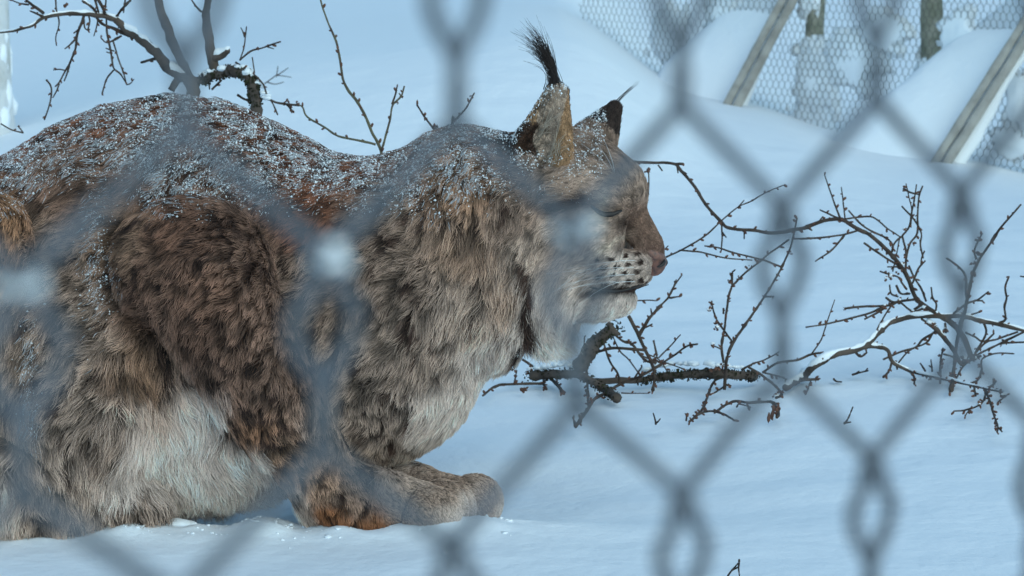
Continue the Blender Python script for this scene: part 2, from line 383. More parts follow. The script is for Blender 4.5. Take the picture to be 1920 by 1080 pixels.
CX = np.array([[c[0], c[1]] for c in CTRL], float); CC = np.array([c[2] for c in CTRL]); CL = np.array([c[3] for c in CTRL], float)
CFL = np.array([[c[4], c[5]] for c in CTRL]); CFL /= np.linalg.norm(CFL, axis=1, keepdims=True); CLF = np.array([c[6] for c in CTRL])
def coat(p, nrm_b):
    """p body-space roots -> base colour, length, flow (body space), lift, with markings"""
    n = len(p); col = np.empty((n, 3)); L = np.empty(n); fl = np.empty((n, 3)); lf = np.empty(n)
    for s_ in range(0, n, 40000):
        q = p[s_:s_ + 40000, :2]
        wob = np.stack([vnoise(p[s_:s_ + 40000] / 45, 5), vnoise(p[s_:s_ + 40000] / 45, 6)], -1) * 22
        d2 = ((q[:, None] + wob[:, None] - CX[None]) ** 2).sum(-1) + 250.
        wt = d2 ** -2.2; wt /= wt.sum(1, keepdims=True)
        col[s_:s_ + 40000] = wt @ CC; L[s_:s_ + 40000] = wt @ CL; fl[s_:s_ + 40000, :2] = wt @ CFL; lf[s_:s_ + 40000] = wt @ CLF
    fl[:, 2] = 0
    x, y, d = p.T
    dark = np.zeros(n)
    # mottling and the soft dark flecks of the coat
    body = x < 960
    dark += np.where(body & ~((x > 700) & (y > 860)), .95 * smooth(.2, .45, fbm(p / [15, 24, 18], 31, 2)), .25 * smooth(.25, .6, fbm(p / 11, 33, 2)))
    dark += np.where(body & (y < 700) & (x > 230) & (x < 600), .35 * smooth(.0, .5, fbm(p / 40, 35, 2)), 0)
    # spots on the forearm, shoulder
    sp = vnoise(p / [17, 15, 17], 41)
    limb = (np.exp(-(((x - 500) / 90) ** 2 + ((y - 790) / 80) ** 2)) + np.exp(-(((x - 640) / 80) ** 2 + ((y - 890) / 50) ** 2)) * .8)
    dark += limb * smooth(.30, .5, sp) * 1.2
    sh = np.exp(-(((x - 740) / 130) ** 2 + ((y - 660) / 150) ** 2))
    dark += sh * smooth(.3, .5, vnoise(p / [15, 34, 20], 43)) * 1.1
    # brown fur between the pale toe fronts, deepened to paint the crease shade
    xb = x + ((y - 950) / 60.) ** 2 * 30; pawm = (x > 700) & (y > 860)
    band = (np.exp(-((xb - 877) / 4) ** 2) + .85 * np.exp(-((xb - 901) / 5) ** 2) + .3 * np.exp(-((xb - 845) / 12) ** 2)) * (.7 + .5 * vnoise(p / 14, 47))
    dark += np.where(pawm, .75 * np.clip(band, 0, 1), 0)
    dark = np.where(pawm, dark * 1.0, dark)
    # black line of the ruff
    rl = np.exp(-((x - (984 + 6 * np.sin(y / 38))) / 9) ** 2) * smooth(455, 490, y) * smooth(690, 650, y)
    dark += 1.3 * rl
    # ---- face, in the head frame
    h = p - HC; f = h @ hf; u = h @ hu; l = np.abs(h @ hl); isf = (x > 985) & (f > -70)
    stripe = np.exp(-((u - 0 - .12 * (f - 15)) / 12) ** 2) * smooth(-45, -15, f) * smooth(60, 36, f) * smooth(50, 70, l)
    dark += np.where(isf, 1.3 * stripe, 0)
    stripe2 = np.exp(-((u + 62 - .35 * (f + 20)) / 8) ** 2) * smooth(-60, -40, f) * smooth(30, 0, f)
    dark += np.where(isf, .55 * stripe2, 0)
    inner = np.exp(-(((f - 104) / 14) ** 2 + ((u + 40) / 16) ** 2)) + .7 * np.exp(-(((f - 72) / 26) ** 2 + ((u + 10) / 6) ** 2)) * smooth(40, 60, l)
    dark += np.where(isf, .85 * inner, 0)
    mouth = np.exp(-((u + 158 - .05 * (f - 80)) / 8) ** 2) * smooth(10, 55, f)
    dark += np.where(isf, 1.2 * mouth, 0)
    ft = np.zeros(n)
    for r_ in range(4):
        for c in range(4):
            fx = 62 + 21 * c + 6 * (r_ % 2); ux = -102 - 15 * r_ + 2 * c
            ft = np.maximum(ft, np.exp(-(((f - fx) / 6.2) ** 2 + ((u - ux) / 4.5) ** 2)))
    dark += np.where(isf, 1.3 * smooth(.3, .6, ft), 0)
    fore = np.exp(-((f - 90) / 45) ** 2) * smooth(50, 70, u) * (np.abs(np.sin(l / 9.)) ** 3)
    dark += np.where(isf, .5 * fore, 0)
    light = np.zeros(n)
    light += np.where(isf, .8 * np.exp(-(((f - 76 - .25 * (u - 20)) / 7) ** 2 + ((u - 5) / 28) ** 2)) * smooth(40, 60, l), 0)     # pale bow in front of the eye
    light += np.where(isf, .7 * np.exp(-(((u + 24 + .5 * (f - 55)) / 6) ** 2 + ((f - 52) / 14) ** 2)), 0)
    light += np.where(isf, .6 * np.exp(-(((u + 80 - .55 * (f - 75)) / 8) ** 2 + ((f - 78) / 26) ** 2)), 0)
    # ---- ears: black backs and rims, pale inside
    for (e0, e1, near) in ((EN[0], EN[1], True), (EF[0], EF[1], False)):
        t = ((p - e0) @ (e1 - e0)) / ((e1 - e0) @ (e1 - e0)); q = p - (e0 + np.clip(t, 0, 1)[:, None] * (e1 - e0))
        on = (t > -.15) & (np.linalg.norm(q, axis=1) < 70 - 38 * np.clip(t, 0, 1)) & (y < 318)
        out = -1. if near else 1.
        inn = on & ((q[:, 2] * out) > -18 + 10 * np.clip(t, 0, 1)) & (nrm_b[:, 2] * out > .05)
        back = on & ~inn
        L = np.where(on, np.minimum(L, np.where(inn, 6, 12)), L)
        rimc = np.array([.55, .33, .18]) * .9
        col = np.where(inn[:, None], np.where((smooth(12, 30, np.abs(q[:, 0])) > .5)[:, None], rimc * .95, np.array([.52, .39, .30])), col)
        if near:
            col = np.where((back & (x >= 978 + 34 * np.clip(t, 0, 1)))[:, None], np.array([.36, .23, .14]), col)
            col = np.where((back & ((x < 978 + 34 * np.clip(t, 0, 1)) | (t > .9)))[:, None], np.array([.035, .02, .016]), col)
            dark = np.where(on, np.where(inn & (x < 1003 + 5 * np.sin(y / 9)) & (y > 238), .95, dark * .3), dark)  # dark patch paints the shade inside the near ear's hollow
        else:
            bl = back & (t > .45)
            col = np.where(bl[:, None], np.array([.05, .032, .026]), col); dark = np.where(on, 0, dark)
        fl = np.where(on[:, None], (e1 - e0) / np.linalg.norm(e1 - e0) + [-.3, 0, 0], fl); lf = np.where(on, .3, lf)
    light = np.clip(light, 0, 1)[:, None]; col = col * (1 - light) + np.array([.8, .66, .52]) * light
    dark = np.where((x < 960) & (y > 600), dark * (1 - .85 * smooth(.36, .6, col.mean(1))), dark)
    dark = np.clip(dark, 0, 1)[:, None]; col = col * (1 - dark) + np.array([.055, .03, .022]) * dark
    return col, L, fl, lf
nb = np.stack([vn @ AR, -(vn @ AU), vn @ AF], -1)
bc, _, _, _ = coat(SV, nb)
me = mesh_from('lynx', SVW - ORG, SQ)
at = me.color_attributes.new('coat', 'FLOAT_COLOR', 'POINT')
at.data.foreach_set('color', np.concatenate([bc * .55, np.ones((len(bc), 1))], 1).astype(np.float32).ravel())
def attr_mat(name, attr, rough, spec, sheen=0.0):
    m = bpy.data.materials.new(name); m.use_nodes = True; t = m.node_tree; b = t.nodes['Principled BSDF']
    a = t.nodes.new('ShaderNodeAttribute'); a.attribute_name = attr
    t.links.new(a.outputs['Color'], b.inputs['Base Color'])
    b.inputs['Roughness'].default_value = rough; b.inputs['Specular IOR Level'].default_value = spec
    return m
M_SKIN = attr_mat('undercoat', 'coat', .9, .05); M_FUR = attr_mat('fur', 'coat', .6, .25)
lynx = link('lynx', me, M_SKIN, None, ORG)
tag(lynx, 'brown spotted lynx with snow on its back crouching in the snow', 'lynx')

def make_curves(name, P, rad, colr, material, parent):
    """P (n,k,3) world points; rad (k,) or (n,k); colr (n,k,3)"""
    n, k = P.shape[:2]
    cu = bpy.data.hair_curves.new(name); cu.add_curves([k] * n)
    cu.attributes['position'].data.foreach_set('vector', (P - ORG).astype(np.float32).ravel())
    ra = cu.attributes.get('radius') or cu.attributes.new('radius', 'FLOAT', 'POINT')
    ra.data.foreach_set('value', np.broadcast_to(rad, (n, k)).astype(np.float32).ravel())
    ca = cu.attributes.new('coat', 'FLOAT_COLOR', 'POINT')
    ca.data.foreach_set('color', np.concatenate([colr, np.ones((n, k, 1))], -1).astype(np.float32).ravel())
    o = bpy.data.objects.new(name, cu); COL.objects.link(o); cu.materials.append(material); o.parent = parent
    return o
# roots, weighted by area
tri = np.concatenate([SQ[:, [0, 1, 2]], SQ[:, [0, 2, 3]]])
ta, tb, tc_ = SVW[tri[:, 0]], SVW[tri[:, 1]], SVW[tri[:, 2]]
area = np.linalg.norm(np.cross(tb - ta, tc_ - ta), axis=1) / 2
tcen = SV[tri].mean(1)
wgt = area * np.where(tcen[:, 0] > 985, 2.6, 1.0) * np.where((tcen[:, 1] > 840) & (tcen[:, 0] > 560), 1.7, 1) * np.where(tcen[:, 2] > 90, .45, 1.0) * np.where(tcen[:, 0] < -120, .4, 1) * np.where(tcen[:, 1] > 1000, .1, 1)
NH = 430000
pick = np.searchsorted(np.cumsum(wgt) / wgt.sum(), RNG.random(NH)); pick = np.minimum(pick, len(tri) - 1)
r1 = np.sqrt(RNG.random(NH)); r2 = RNG.random(NH)
ba = np.stack([1 - r1, r1 * (1 - r2), r1 * r2], -1)
rootB = (SV[tri[pick]] * ba[..., None]).sum(1); rootW = (SVW[tri[pick]] * ba[..., None]).sum(1)
rn = (vn[tri[pick]] * ba[..., None]).sum(1); rn /= np.linalg.norm(rn, axis=1, keepdims=True)
rnb = np.stack([rn @ AR, -(rn @ AU), rn @ AF], -1)
hc, hlen, hfl, hlf = coat(rootB, rnb)
print('coat', round(time.time() - T0, 1))
Kp = 6; ts = np.linspace(0, 1, Kp)
def grow(root, nrm, flow, lift, length, seed):
    """hair curves following the lie of the coat"""
    n = len(root); fw = dir_world(flow)
    jit = np.stack([vnoise(root * 38, seed), vnoise(root * 38, seed + 1), vnoise(root * 38, seed + 2)], -1)
    jit2 = RNG.normal(size=(n, 3))
    fw = fw + .6 * jit + .15 * jit2
    fw = fw - (fw * nrm).sum(1, keepdims=True) * nrm
    fw /= np.linalg.norm(fw, axis=1, keepdims=True) + 1e-9
    P = np.empty((n, Kp, 3)); P[:, 0] = root; step = (length / (Kp - 1))[:, None]
    wav = np.cross(nrm, fw); ph = 6.28 * (vnoise(root * 60, seed + 5)); am = (.45 * (.4 + RNG.random(n)))[:, None]
    for k in range(1, Kp):
        t = ts[k]
        dr = fw * (1 - lift[:, None] * .5) + nrm * (lift * (1.5 - 1.25 * t))[:, None] + wav * am * np.sin(ph + 5.5 * t)[:, None] + np.array([0, 0, -.22]) * t
        dr /= np.linalg.norm(dr, axis=1, keepdims=True)
        P[:, k] = P[:, k - 1] + dr * step
    return P
Lw = hlen / SB * (.62 + .55 * RNG.random(NH)) * (1 + .25 * vnoise(rootW * 25, 77))
lift = np.clip(hlf * (.75 + .6 * RNG.random(NH)), .08, .8)
P = grow(rootW, rn, hfl, lift, Lw, 50)
# gather neighbours into tufts
NG = 13000
from mathutils.kdtree import KDTree
def nearest(src, pts):
    kd = KDTree(len(src))
    for i_, v_ in enumerate(src.tolist()): kd.insert(v_, i_)
    kd.balance(); return np.array([kd.find(v_)[1] for v_ in pts.tolist()])
gi = RNG.choice(NH, NG, replace=False); near = nearest(rootW[gi], rootW)
gd = gi[near]
clump = np.where(rootB[:, 0] > 1030, .3, np.where((rootB[:, 1] > 850) & (rootB[:, 0] > 690), .12, .42)) * np.clip(.7 + .5 * vnoise(rootW * 30, 91), .2, 1)
for k in range(1, Kp):
    c = (clump * ts[k] ** 1.3)[:, None]
    ok = np.linalg.norm(P[:, 0] - P[gd, 0], axis=1)[:, None] < .03
    P[:, k] = np.where(ok, P[:, k] * (1 - c) + (P[gd, k] + .0) * c, P[:, k])
NG2 = 1500
gi2 = RNG.choice(NH, NG2, replace=False); near2 = nearest(rootW[gi2], rootW)
gd2 = gi2[near2]; ok = (np.linalg.norm(P[:, 0] - P[gd2, 0], axis=1) < .035) & (rootB[:, 0] < 1000) & (Lw > .018)
for k in range(1, Kp):
    c = np.where(ok, .18 * ts[k] ** 1.5, 0)[:, None]
    P[:, k] = P[:, k] * (1 - c) + P[gd2, k] * c
# colour along each hair: dark underfur plus painted gap shade, banded shaft, paler tip
hv = (.8 + .4 * RNG.random(NH)) * (1 + .16 * vnoise(rootW * 45, 95)) * (.78 + .4 * RNG.random(NG)[near]) * (.85 + .3 * RNG.random(NG2)[near2])
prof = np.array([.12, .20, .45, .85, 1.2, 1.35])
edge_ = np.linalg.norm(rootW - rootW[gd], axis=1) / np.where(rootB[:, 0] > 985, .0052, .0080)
hv *= np.where(rootB[:, 0] > 1030, 1.12 - .35 * smooth(.4, 1.1, edge_), 1.18 - .76 * smooth(.3, 1.1, edge_) * (1 - .6 * smooth(.36, .62, hc.mean(1))))  # hairs darken towards tuft edges: painted shade in the gaps between tufts
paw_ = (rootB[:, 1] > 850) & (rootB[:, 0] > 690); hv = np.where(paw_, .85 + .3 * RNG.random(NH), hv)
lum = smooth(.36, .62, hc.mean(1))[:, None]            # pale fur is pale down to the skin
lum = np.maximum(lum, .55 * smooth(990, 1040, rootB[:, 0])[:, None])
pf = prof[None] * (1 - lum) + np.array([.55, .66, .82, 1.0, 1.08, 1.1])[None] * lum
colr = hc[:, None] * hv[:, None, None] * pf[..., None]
ag = RNG.random(NH) < .16       # dark guard hairs
colr[ag, 3:] *= .45
upn = rn[:, 2]
up = rn[:, 2] + .3 * vnoise(rootW * 14, 120) + .2 * vnoise(rootW * 60, 121)
edge = smooth(.12, .7, up) * np.where(rootB[:, 2] > 20, 1.0, smooth(415, 325, rootB[:, 1] + 18 * vnoise(rootB / 30, 140)) * np.where(rootB[:, 0] < 260, .8, np.where(rootB[:, 0] > 760, .75, 1.0)))
cl = .12 + .88 * smooth(-.28, .14, fbm(rootB / [13, 9, 13], 130, 3))
frost = edge * cl * np.where(rootB[:, 0] > 985, .22, 1.0)
frost += (np.exp(-(((rootB[:, 0] - 108) / 14) ** 2 + ((rootB[:, 1] - 700) / 75) ** 2)) + .6 * np.exp(-(((rootB[:, 0] - 225) / 22) ** 2 + ((rootB[:, 1] - 470) / 90) ** 2))) * cl * (rootB[:, 2] < 0)
frost *= (rootB[:, 0] < 1135)
fm = RNG.random(NH) < frost * .75
colr[fm, 4:] = np.array([.50, .53, .57]) * (.55 + .65 * RNG.random((fm.sum(), 1, 1)))
colr = np.clip(colr, 0, .92)
rad = np.array([.46, .5, .46, .38, .28, .1]) / SB
radm = np.where(rootB[:, 0] > 1030, .72, 1.0)[:, None] * rad[None]
radm[fm, 4:] *= 1.6
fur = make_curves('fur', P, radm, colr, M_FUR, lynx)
print('fur', round(time.time() - T0, 1))

# ear tufts, whiskers, brow hairs
def bez(a, b, c, n=8):
    t = np.linspace(0, 1, n)[:, None]; return (1 - t) ** 2 * a + 2 * t * (1 - t) * b + t ** 2 * c
def strands(name, A, B, C, spread, n, r0, r1, col0, col1, kk=9):
    out = []
    for i in range(n):
        s_ = RNG.normal(size=(3, 3)); ln = .55 + .5 * RNG.random()
        a = A + s_[0] * spread[0]; b = B + s_[1] * spread[1]; c = a + (C + s_[2] * spread[2] - a) * ln; b = a + (b - a) * ln
        out.append(bez(a, b, c, kk))
    Q = body_world(np.array(out)); tt = np.linspace(0, 1, kk)
    cc = np.asarray(col0)[None, None] * (1 - tt)[None, :, None] + np.asarray(col1)[None, None] * tt[None, :, None]
    return make_curves(name, Q, (r0 + (r1 - r0) * tt) / SB, np.broadcast_to(cc, (n, kk, 3)), M_FUR, lynx)
strands('ear_tuft', np.array([1038., 172, -104]), np.array([1038., 110, -104]), np.array([995., 72, -108]), (6, 6, 15), 330, .46, .14, (.02, .013, .012), (.03, .022, .02))
strands('ear_tuft', np.array([1160., 186, 82]), np.array([1178., 165, 84]), np.array([1204., 146, 86]), (2, 2, 3), 12, .45, .15, (.02, .013, .012), (.04, .03, .025))
strands('ear_hair', np.array([1004., 268, -100]), np.array([1022., 240, -140]), np.array([1046., 222, -132]), (8, 7, 13), 16, .5, .15, (.2, .16, .12), (.50, .42, .34))
strands('ear_hair', np.array([1030., 300, -110]), np.array([1040., 280, -140]), np.array([1050., 262, -130]), (12, 8, 13), 22, .5, .15, (.2, .16, .12), (.5, .42, .33))
wl = []
for s_ in (-1, 1):
    for i in range(16):
        r_ = i % 4; c = i // 4
        a = hp(68 + 17 * c, -106 - 13 * r_, s_ * 52); L_ = 90 + 80 * RNG.random()
        c_ = a + hf * (-L_ * .75 + 20 * RNG.normal()) + hu * (-L_ * (.05 + .35 * RNG.random())) + hl * s_ * L_ * .55
        b = a + hl * s_ * L_ * .4 + hf * (-L_ * .2)
        wl.append(bez(a, b, c_, 9))
    for i in range(4):
        a = hp(80, 36, s_ * 66); c_ = a + hu * (55 + 30 * RNG.random()) + hf * (-30 + 30 * RNG.normal()) + hl * s_ * 30; wl.append(bez(a, a + hu * 25 + hf * 12 + hl * s_ * 20, c_, 9))
wl = body_world(np.array(wl))
make_curves('whiskers', wl, np.linspace(.38, .12, 9) / SB, np.full((len(wl), 9, 3), .7), M_FUR, lynx)
# nose leather with nostrils
M_NOSE = mat('nose_leather', (.21, .095, .066), .45, (220, (.07, .04, .035), .4, .65), [(500, .5, .0008)], .5)
M_BLACK = mat('dark_rim', (.012, .009, .008), .5, (200, (.02, .014, .012), .4, .6), None, .4)
mb = MB()
V, F = ICO2
def nose_shape(V):
    f, u, l = V.T
    wdt = 30 * np.clip(.62 + .55 * (u + .2), .35, 1.15)
    return np.stack([f * 24 + np.where(u > 0, -u * 10, 0), u * 31, l * wdt], -1)
NV = nose_shape(V)
NV[:, 0] -= 6 * np.exp(-(((np.abs(NV[:, 2]) - 13) / 5) ** 2 + ((NV[:, 1] + 3) / 6) ** 2))
mb.add(body_world(hp(0, 0, 0) + (NV + [149, -104, 0]) @ HB), F)
nose = link('nose', mb.mesh('nose', ORG), M_NOSE, lynx)
for s_ in (-1, 1):
    mb = MB(); c = bez(hp(170, -104, s_ * 13), hp(171, -114, s_ * 19), hp(158, -118, s_ * 27), 7)
    mb.tube(body_world(c), np.array([1.5, 3.2, 4, 4, 3.4, 2.6, 1.2]) / SB, 8)
    link('nostril', mb.mesh('nostril', ORG), M_BLACK, nose)
# closed eyes: a dark curved lid line on each side, with a pale lower lid fold
def on_surface(f, u, s_):
    """march inwards from the side of the head to the skin"""
    for l in np.arange(150, 0, -1.0):
        q = hp(f, u, s_ * l); i = ((q - O3) / H).astype(int)
        if FLD[tuple(i)] < 3: return q
    return hp(f, u, s_ * 60)
for s_ in (-1, 1):
    ln = np.array([on_surface(f, -6 - 11 * math.sin((f - 44) / 52 * math.pi) - .18 * (f - 44), s_) for f in np.linspace(44, 98, 12)])
    mb = MB(); mb.tube(body_world(ln + hl * s_ * 3), 5.0 * np.sin(np.linspace(.25, 2.9, 12)) ** .7 / SB, 8)
    link('eyelid', mb.mesh('eyelid', ORG), M_BLACK, lynx)
# mouth line
for s_ in (-1, 1):
    ln = np.array([on_surface(f, -158 + .05 * (f - 80) + 5 * math.sin(f / 18), s_) for f in np.linspace(40, 134, 16)])
    mb = MB(); mb.tube(body_world(ln), 3.2 * np.sin(np.linspace(.4, 2.9, 16)) / SB, 6)
    link('lip', mb.mesh('lip', ORG), M_BLACK, lynx)
# snow caught in the coat
pr = np.where(rootB[:, 2] > 60, frost * 2, frost) * np.where((rootB[:, 0] > 300) & (rootB[:, 0] < 720), 1.2, 1)
sel = np.concatenate([np.where(RNG.random(NH) < np.minimum(pr, 1.2) * .68)[0] for _ in range(4)])
print('flakes', len(sel))
V0 = np.array([[1, 0, 0], [-1, 0, 0], [0, 1, 0], [0, -1, 0], [0, 0, 1], [0, 0, -1]], float); F0 = np.array([[0, 2, 4], [2, 1, 4], [1, 3, 4], [3, 0, 4], [2, 0, 5], [1, 2, 5], [3, 1, 5], [0, 3, 5]])
nfl = len(sel); sz = (.55 + 1.5 * RNG.random(nfl) ** 3) / SB
tt_ = RNG.uniform(.0, .8, (nfl, 1)); pos = P[sel, 2] * (1 - tt_) + P[sel, 4] * tt_ + RNG.normal(size=(nfl, 3)) * .0005
W = V0[None] * (1 + .9 * (RNG.random((nfl, len(V0), 1)) - .5)) * sz[:, None, None] * (.5 + 1.1 * RNG.random((nfl, 1, 3))) + pos[:, None]
fl_ = (F0[None] + (np.arange(nfl) * len(V0))[:, None, None]).reshape(-1, 3)
so = link('snow_dusting', mesh_from('snow_dusting', W.reshape(-1, 3) - ORG, fl_), M_SNOWC, lynx); tag(so, kind='stuff')
del FLD, P, colr, W
print('lynx done', round(time.time() - T0, 1))

# crumbs of snow kicked up along the paws and belly
mb = MB()
for i in range(450):
    px = RNG.uniform(-80, 960); x = (px - 960) / SB; y = 3.40 + RNG.normal() * .035
    r = .0006 + .0017 * RNG.random() ** 3
    mb.blob((x, y, gz1(x, y) + r * .1), (r * (1 + RNG.random()), r * (1 + RNG.random()), r * .9), None, .5, ICO0)
for px in (238, 262, 290, 348, 366, 590, 612, 745, 772, 130, 60):
    x = (px + RNG.normal() * 4 - 960) / SB; y = 3.395 + RNG.normal() * .006; r = .005 + .005 * RNG.random()
    Vc = ICO2[0] * (1 + .28 * fbm(ICO2[0] * 2.2 + px, 450, 3)[:, None]) * [r * 2.0, r * 1.4, r * .7]
    mb.add(Vc + [x, y, gz1(x, y) - r * .1], ICO2[1])
tag(link('snow_crumbs', mb.mesh('snow_crumbs'), M_SNOWC), 'loose crumbs of snow scattered along the paws', kind='stuff')

# ------------------------------------------------------------------ bare branches, traced as crooked tubes and set at their own distances
ZO = {1: (0, 0, .2408), 2: (260, 0, .2408), 3: (540, 0, .2778), 4: (1160, 280, .2592), 5: (1500, 320, .2778), 6: (880, 500, .2963), 7: (1200, 540, .2593), 8: (1500, 540, .2778), 0: (0, 0, 1.)}
def depth_field(px, py, D0, seed, amp=.10):
    """a shrub has depth: twigs weave towards and away from the viewer, but stay above the snow"""
    p = np.stack([px / 170, py / 170, px * 0 + seed], -1)
    d = D0 + amp * fbm(p, 200 + seed, 2) + .06 * np.sin(px / 230 + seed)
    g = ground_depth(np.maximum(py, 60)) * .996
    return np.minimum(d, g)
def smooth_line(P, n=5):
    P = np.asarray(P, float)
    if len(P) < 3: return P
    Q = np.concatenate([[2 * P[0] - P[1]], P, [2 * P[-1] - P[-2]]]); out = []
    for i in range(1, len(Q) - 2):
        for t in np.arange(n) / n:
            a, b, c, d = Q[i - 1:i + 3]
            out.append(.5 * ((2 * b) + (-a + c) * t + (2 * a - 5 * b + 4 * c - d) * t * t + (-a + 3 * b - 3 * c + d) * t ** 3))
    out.append(P[-1]); return np.array(out)
def world_line(z, pts, D0, seed, dz=0):
    ox, oy, k = ZO[z]; q = np.asarray(pts, float) * k + [ox, oy]
    q = smooth_line(q) if len(q) > 2 else np.linspace(q[0], q[1], 6)
    dep = depth_field(q[:, 0], q[:, 1], D0, seed) + dz
    return unproj(q[:, 0], q[:, 1], dep), dep, k
def branch(parent, org, name, z, pts, r0, r1, D0, seed, material, buds=True, snow=False, sides=6, gnarl=.16):
    P, dep, k = world_line(z, pts, D0, seed)
    R = np.linspace(r0, r1, len(P)) * k * dep / FPX * 1.0
    R = np.maximum(R, .0006)
    R = R * (1 + gnarl * vnoise(P * 150, 300 + seed)) * (1 + .35 * (vnoise(P * 70, 301 + seed) > .72))
    P = P + .25 * R[:, None] * np.stack([vnoise(P * 90, 302), vnoise(P * 90, 303), vnoise(P * 90, 304)], -1)
    mb = MB(); mb.tube(P, R, sides)
    o = link(name, mb.mesh(name, org), material, parent)
    if buds:
        mb = MB(); L_ = np.cumsum(np.r_[0, np.linalg.norm(np.diff(P, axis=0), axis=1)]); x = .008 + .012 * RNG.random(); any_ = False
        while x < L_[-1]:
            i = min(np.searchsorted(L_, x), len(P) - 1); T = P[i] - P[i - 1]; T /= np.linalg.norm(T) + 1e-9
            side = np.cross(T, RNG.normal(size=3)); side /= np.linalg.norm(side) + 1e-9
            ln = (.0022 + .002 * RNG.random()); ax = T * .75 + side * .8; ax /= np.linalg.norm(ax); b1 = np.cross(ax, T); b1 /= np.linalg.norm(b1) + 1e-9; b2 = np.cross(ax, b1)
            w_ = ln * (.42 + .15 * RNG.random())
            mb.blob(P[i] + side * R[i] * .8 + ax * ln * .6, None, np.stack([b1 * w_, b2 * w_, ax * ln]), .12, ICO0); any_ = True
            x += .009 + .016 * RNG.random()
        if any_: link('buds', mb.mesh('buds', org), M_BUD, o)['kind'] = 'stuff'
    if snow:
        mb = MB(); m = np.arange(len(P)); T = np.gradient(P, axis=0); flat = 1 - np.abs(T[:, 2]) / (np.linalg.norm(T, axis=1) + 1e-9)
        rs = R * .9 * smooth(.12, .45, flat) * np.clip(.9 + .6 * vnoise(P * 60, 330), .0, 1.4)
        if len(P) > 3:
            q = P + np.array([0, 0, 1]) * (R * .75)[:, None]
            mb.tube(q, np.maximum(rs, 1e-5), 8); link('snow_cap', mb.mesh('snow_cap', org), M_SNOWC, o)
    return o
def knob(parent, org, z, c, r, D0, seed, material=None, elong=1.0, name='bud_cluster', n=5, snow=False):
    ox, oy, k = ZO[z]; q = np.array(c, float) * k + [ox, oy]; dep = float(depth_field(q[:1], q[1:2], D0, seed)[0]); p = unproj(q[0], q[1], np.array(dep)); rr = r * k * dep / FPX
    mb = MB()
    for i in range(n):
        sc_ = .55 + .7 * RNG.random(3); mb.blob(p + RNG.normal(size=3) * rr * .42, (rr * .5 * elong * sc_[0], rr * .45 * sc_[1], rr * .5 * sc_[2]), None, .55, ICO0)
    o = link(name, mb.mesh(name, org), material or M_BUD, parent)
    if snow:
        mb = MB(); mb.blob(p + np.array([0, 0, rr * .5]), (rr * .7, rr * .6, rr * .45), None, .25, ICO1); link('snow_cap', mb.mesh('snow_cap', org), M_SNOWC, o)
    return o
def mossy(parent, org, z, pts, r, D0, seed, n):
    P, dep, k = world_line(z, pts, D0, seed); mb = MB(); rr = r * k * dep.mean() / FPX
    for i in range(n):
        j = RNG.integers(0, len(P)); u_ = RNG.normal(size=3); u_ /= np.linalg.norm(u_); a = rr * (.08 + .16 * RNG.random() ** 2)
        mb.blob(P[j] + u_ * rr * (.85 + .35 * RNG.random()), (a * (.5 + RNG.random()), a, a * (.6 + 1.2 * RNG.random())), None, .55, ICO0)
    tag(link('moss', mb.mesh('moss', org), M_MOSS, parent), kind='stuff')
def snowpad(parent, org, z, pts, r, D0, seed, n):
    P, dep, k = world_line(z, pts, D0, seed); mb = MB(); rr = r * k * dep.mean() / FPX
    for i in range(n):
        j = RNG.integers(0, len(P)); a = rr * (.3 + .45 * RNG.random())
        mb.blob(P[j] + np.array([RNG.normal() * rr * .3, RNG.normal() * rr * .4, rr * (.55 + .3 * RNG.random())]), (a * 1.2, a, a * .6), None, .22, ICO1)
    link('snow_cap', mb.mesh('snow_cap', org), M_SNOWC, parent)
def base_at(px, D): 
    x = (px - 960) / FPX * D; return np.array([x, D, gz1(x, D)])

# -- the old mossy shrub whose limbs rise behind the animal's back
D1 = 4.45; o1 = base_at(368, D1 - .1); sh = empty('mossy_shrub', o1)
tag(sh, 'old mossy shrub with snow-topped bare limbs rising behind the lynx rump', 'shrub')
K1 = dict(D0=D1, seed=1)
def B1(z, pts, r0, r1, m=None, **kw): return branch(sh, o1, kw.pop('name', 'twig'), z, pts, r0, r1, D1, 1, m or M_BARK, **kw)
B1(1, [(1500, 2600), (1510, 1600), (1500, 900), (1480, 640), (1300, 520), (1210, 410), (1110, 310), (1000, 240), (900, 150)], 62, 28, M_LIMB, name='limb', buds=False, snow=True, sides=10)
B1(1, [(910, 150), (830, 130), (740, 115), (640, 105), (540, 105), (430, 115), (330, 140), (270, 185), (200, 215), (80, 245), (-90, 255)], 24, 9, M_LIMB, name='limb', snow=True, sides=8)
B1(1, [(1215, -60), (1270, 130), (1330, 300), (1400, 450), (1470, 585), (1500, 680)], 36, 34, M_LIMB, name='limb', buds=False, sides=10)
B1(2, [(560, -70), (545, 0), (525, 100), (540, 230), (555, 350), (575, 470), (590, 540)], 24, 46, M_LIMB, name='limb', buds=False, sides=10)
B1(2, [(590, 445), (640, 430), (695, 395)], 40, 26, M_LIMB, name='stub', buds=False, snow=True, sides=8)
B1(2, [(490, 95), (440, 40), (400, -20)], 9, 5)
arch = [(250, 700), (330, 600), (420, 620), (500, 620), (580, 580), (700, 555), (800, 560), (870, 620), (890, 700), (910, 810), (920, 1100)]
B1(2, arch, 30, 52, M_LIMB, name='limb', buds=False, snow=False, sides=10, gnarl=.3)
mossy(sh, o1, 2, arch[3:10], 48, D1, 1, 900); snowpad(sh, o1, 2, arch[3:8], 52, D1, 1, 46); snowpad(sh, o1, 2, [(880, 640), (960, 720), (1000, 790)], 40, D1, 1, 18)
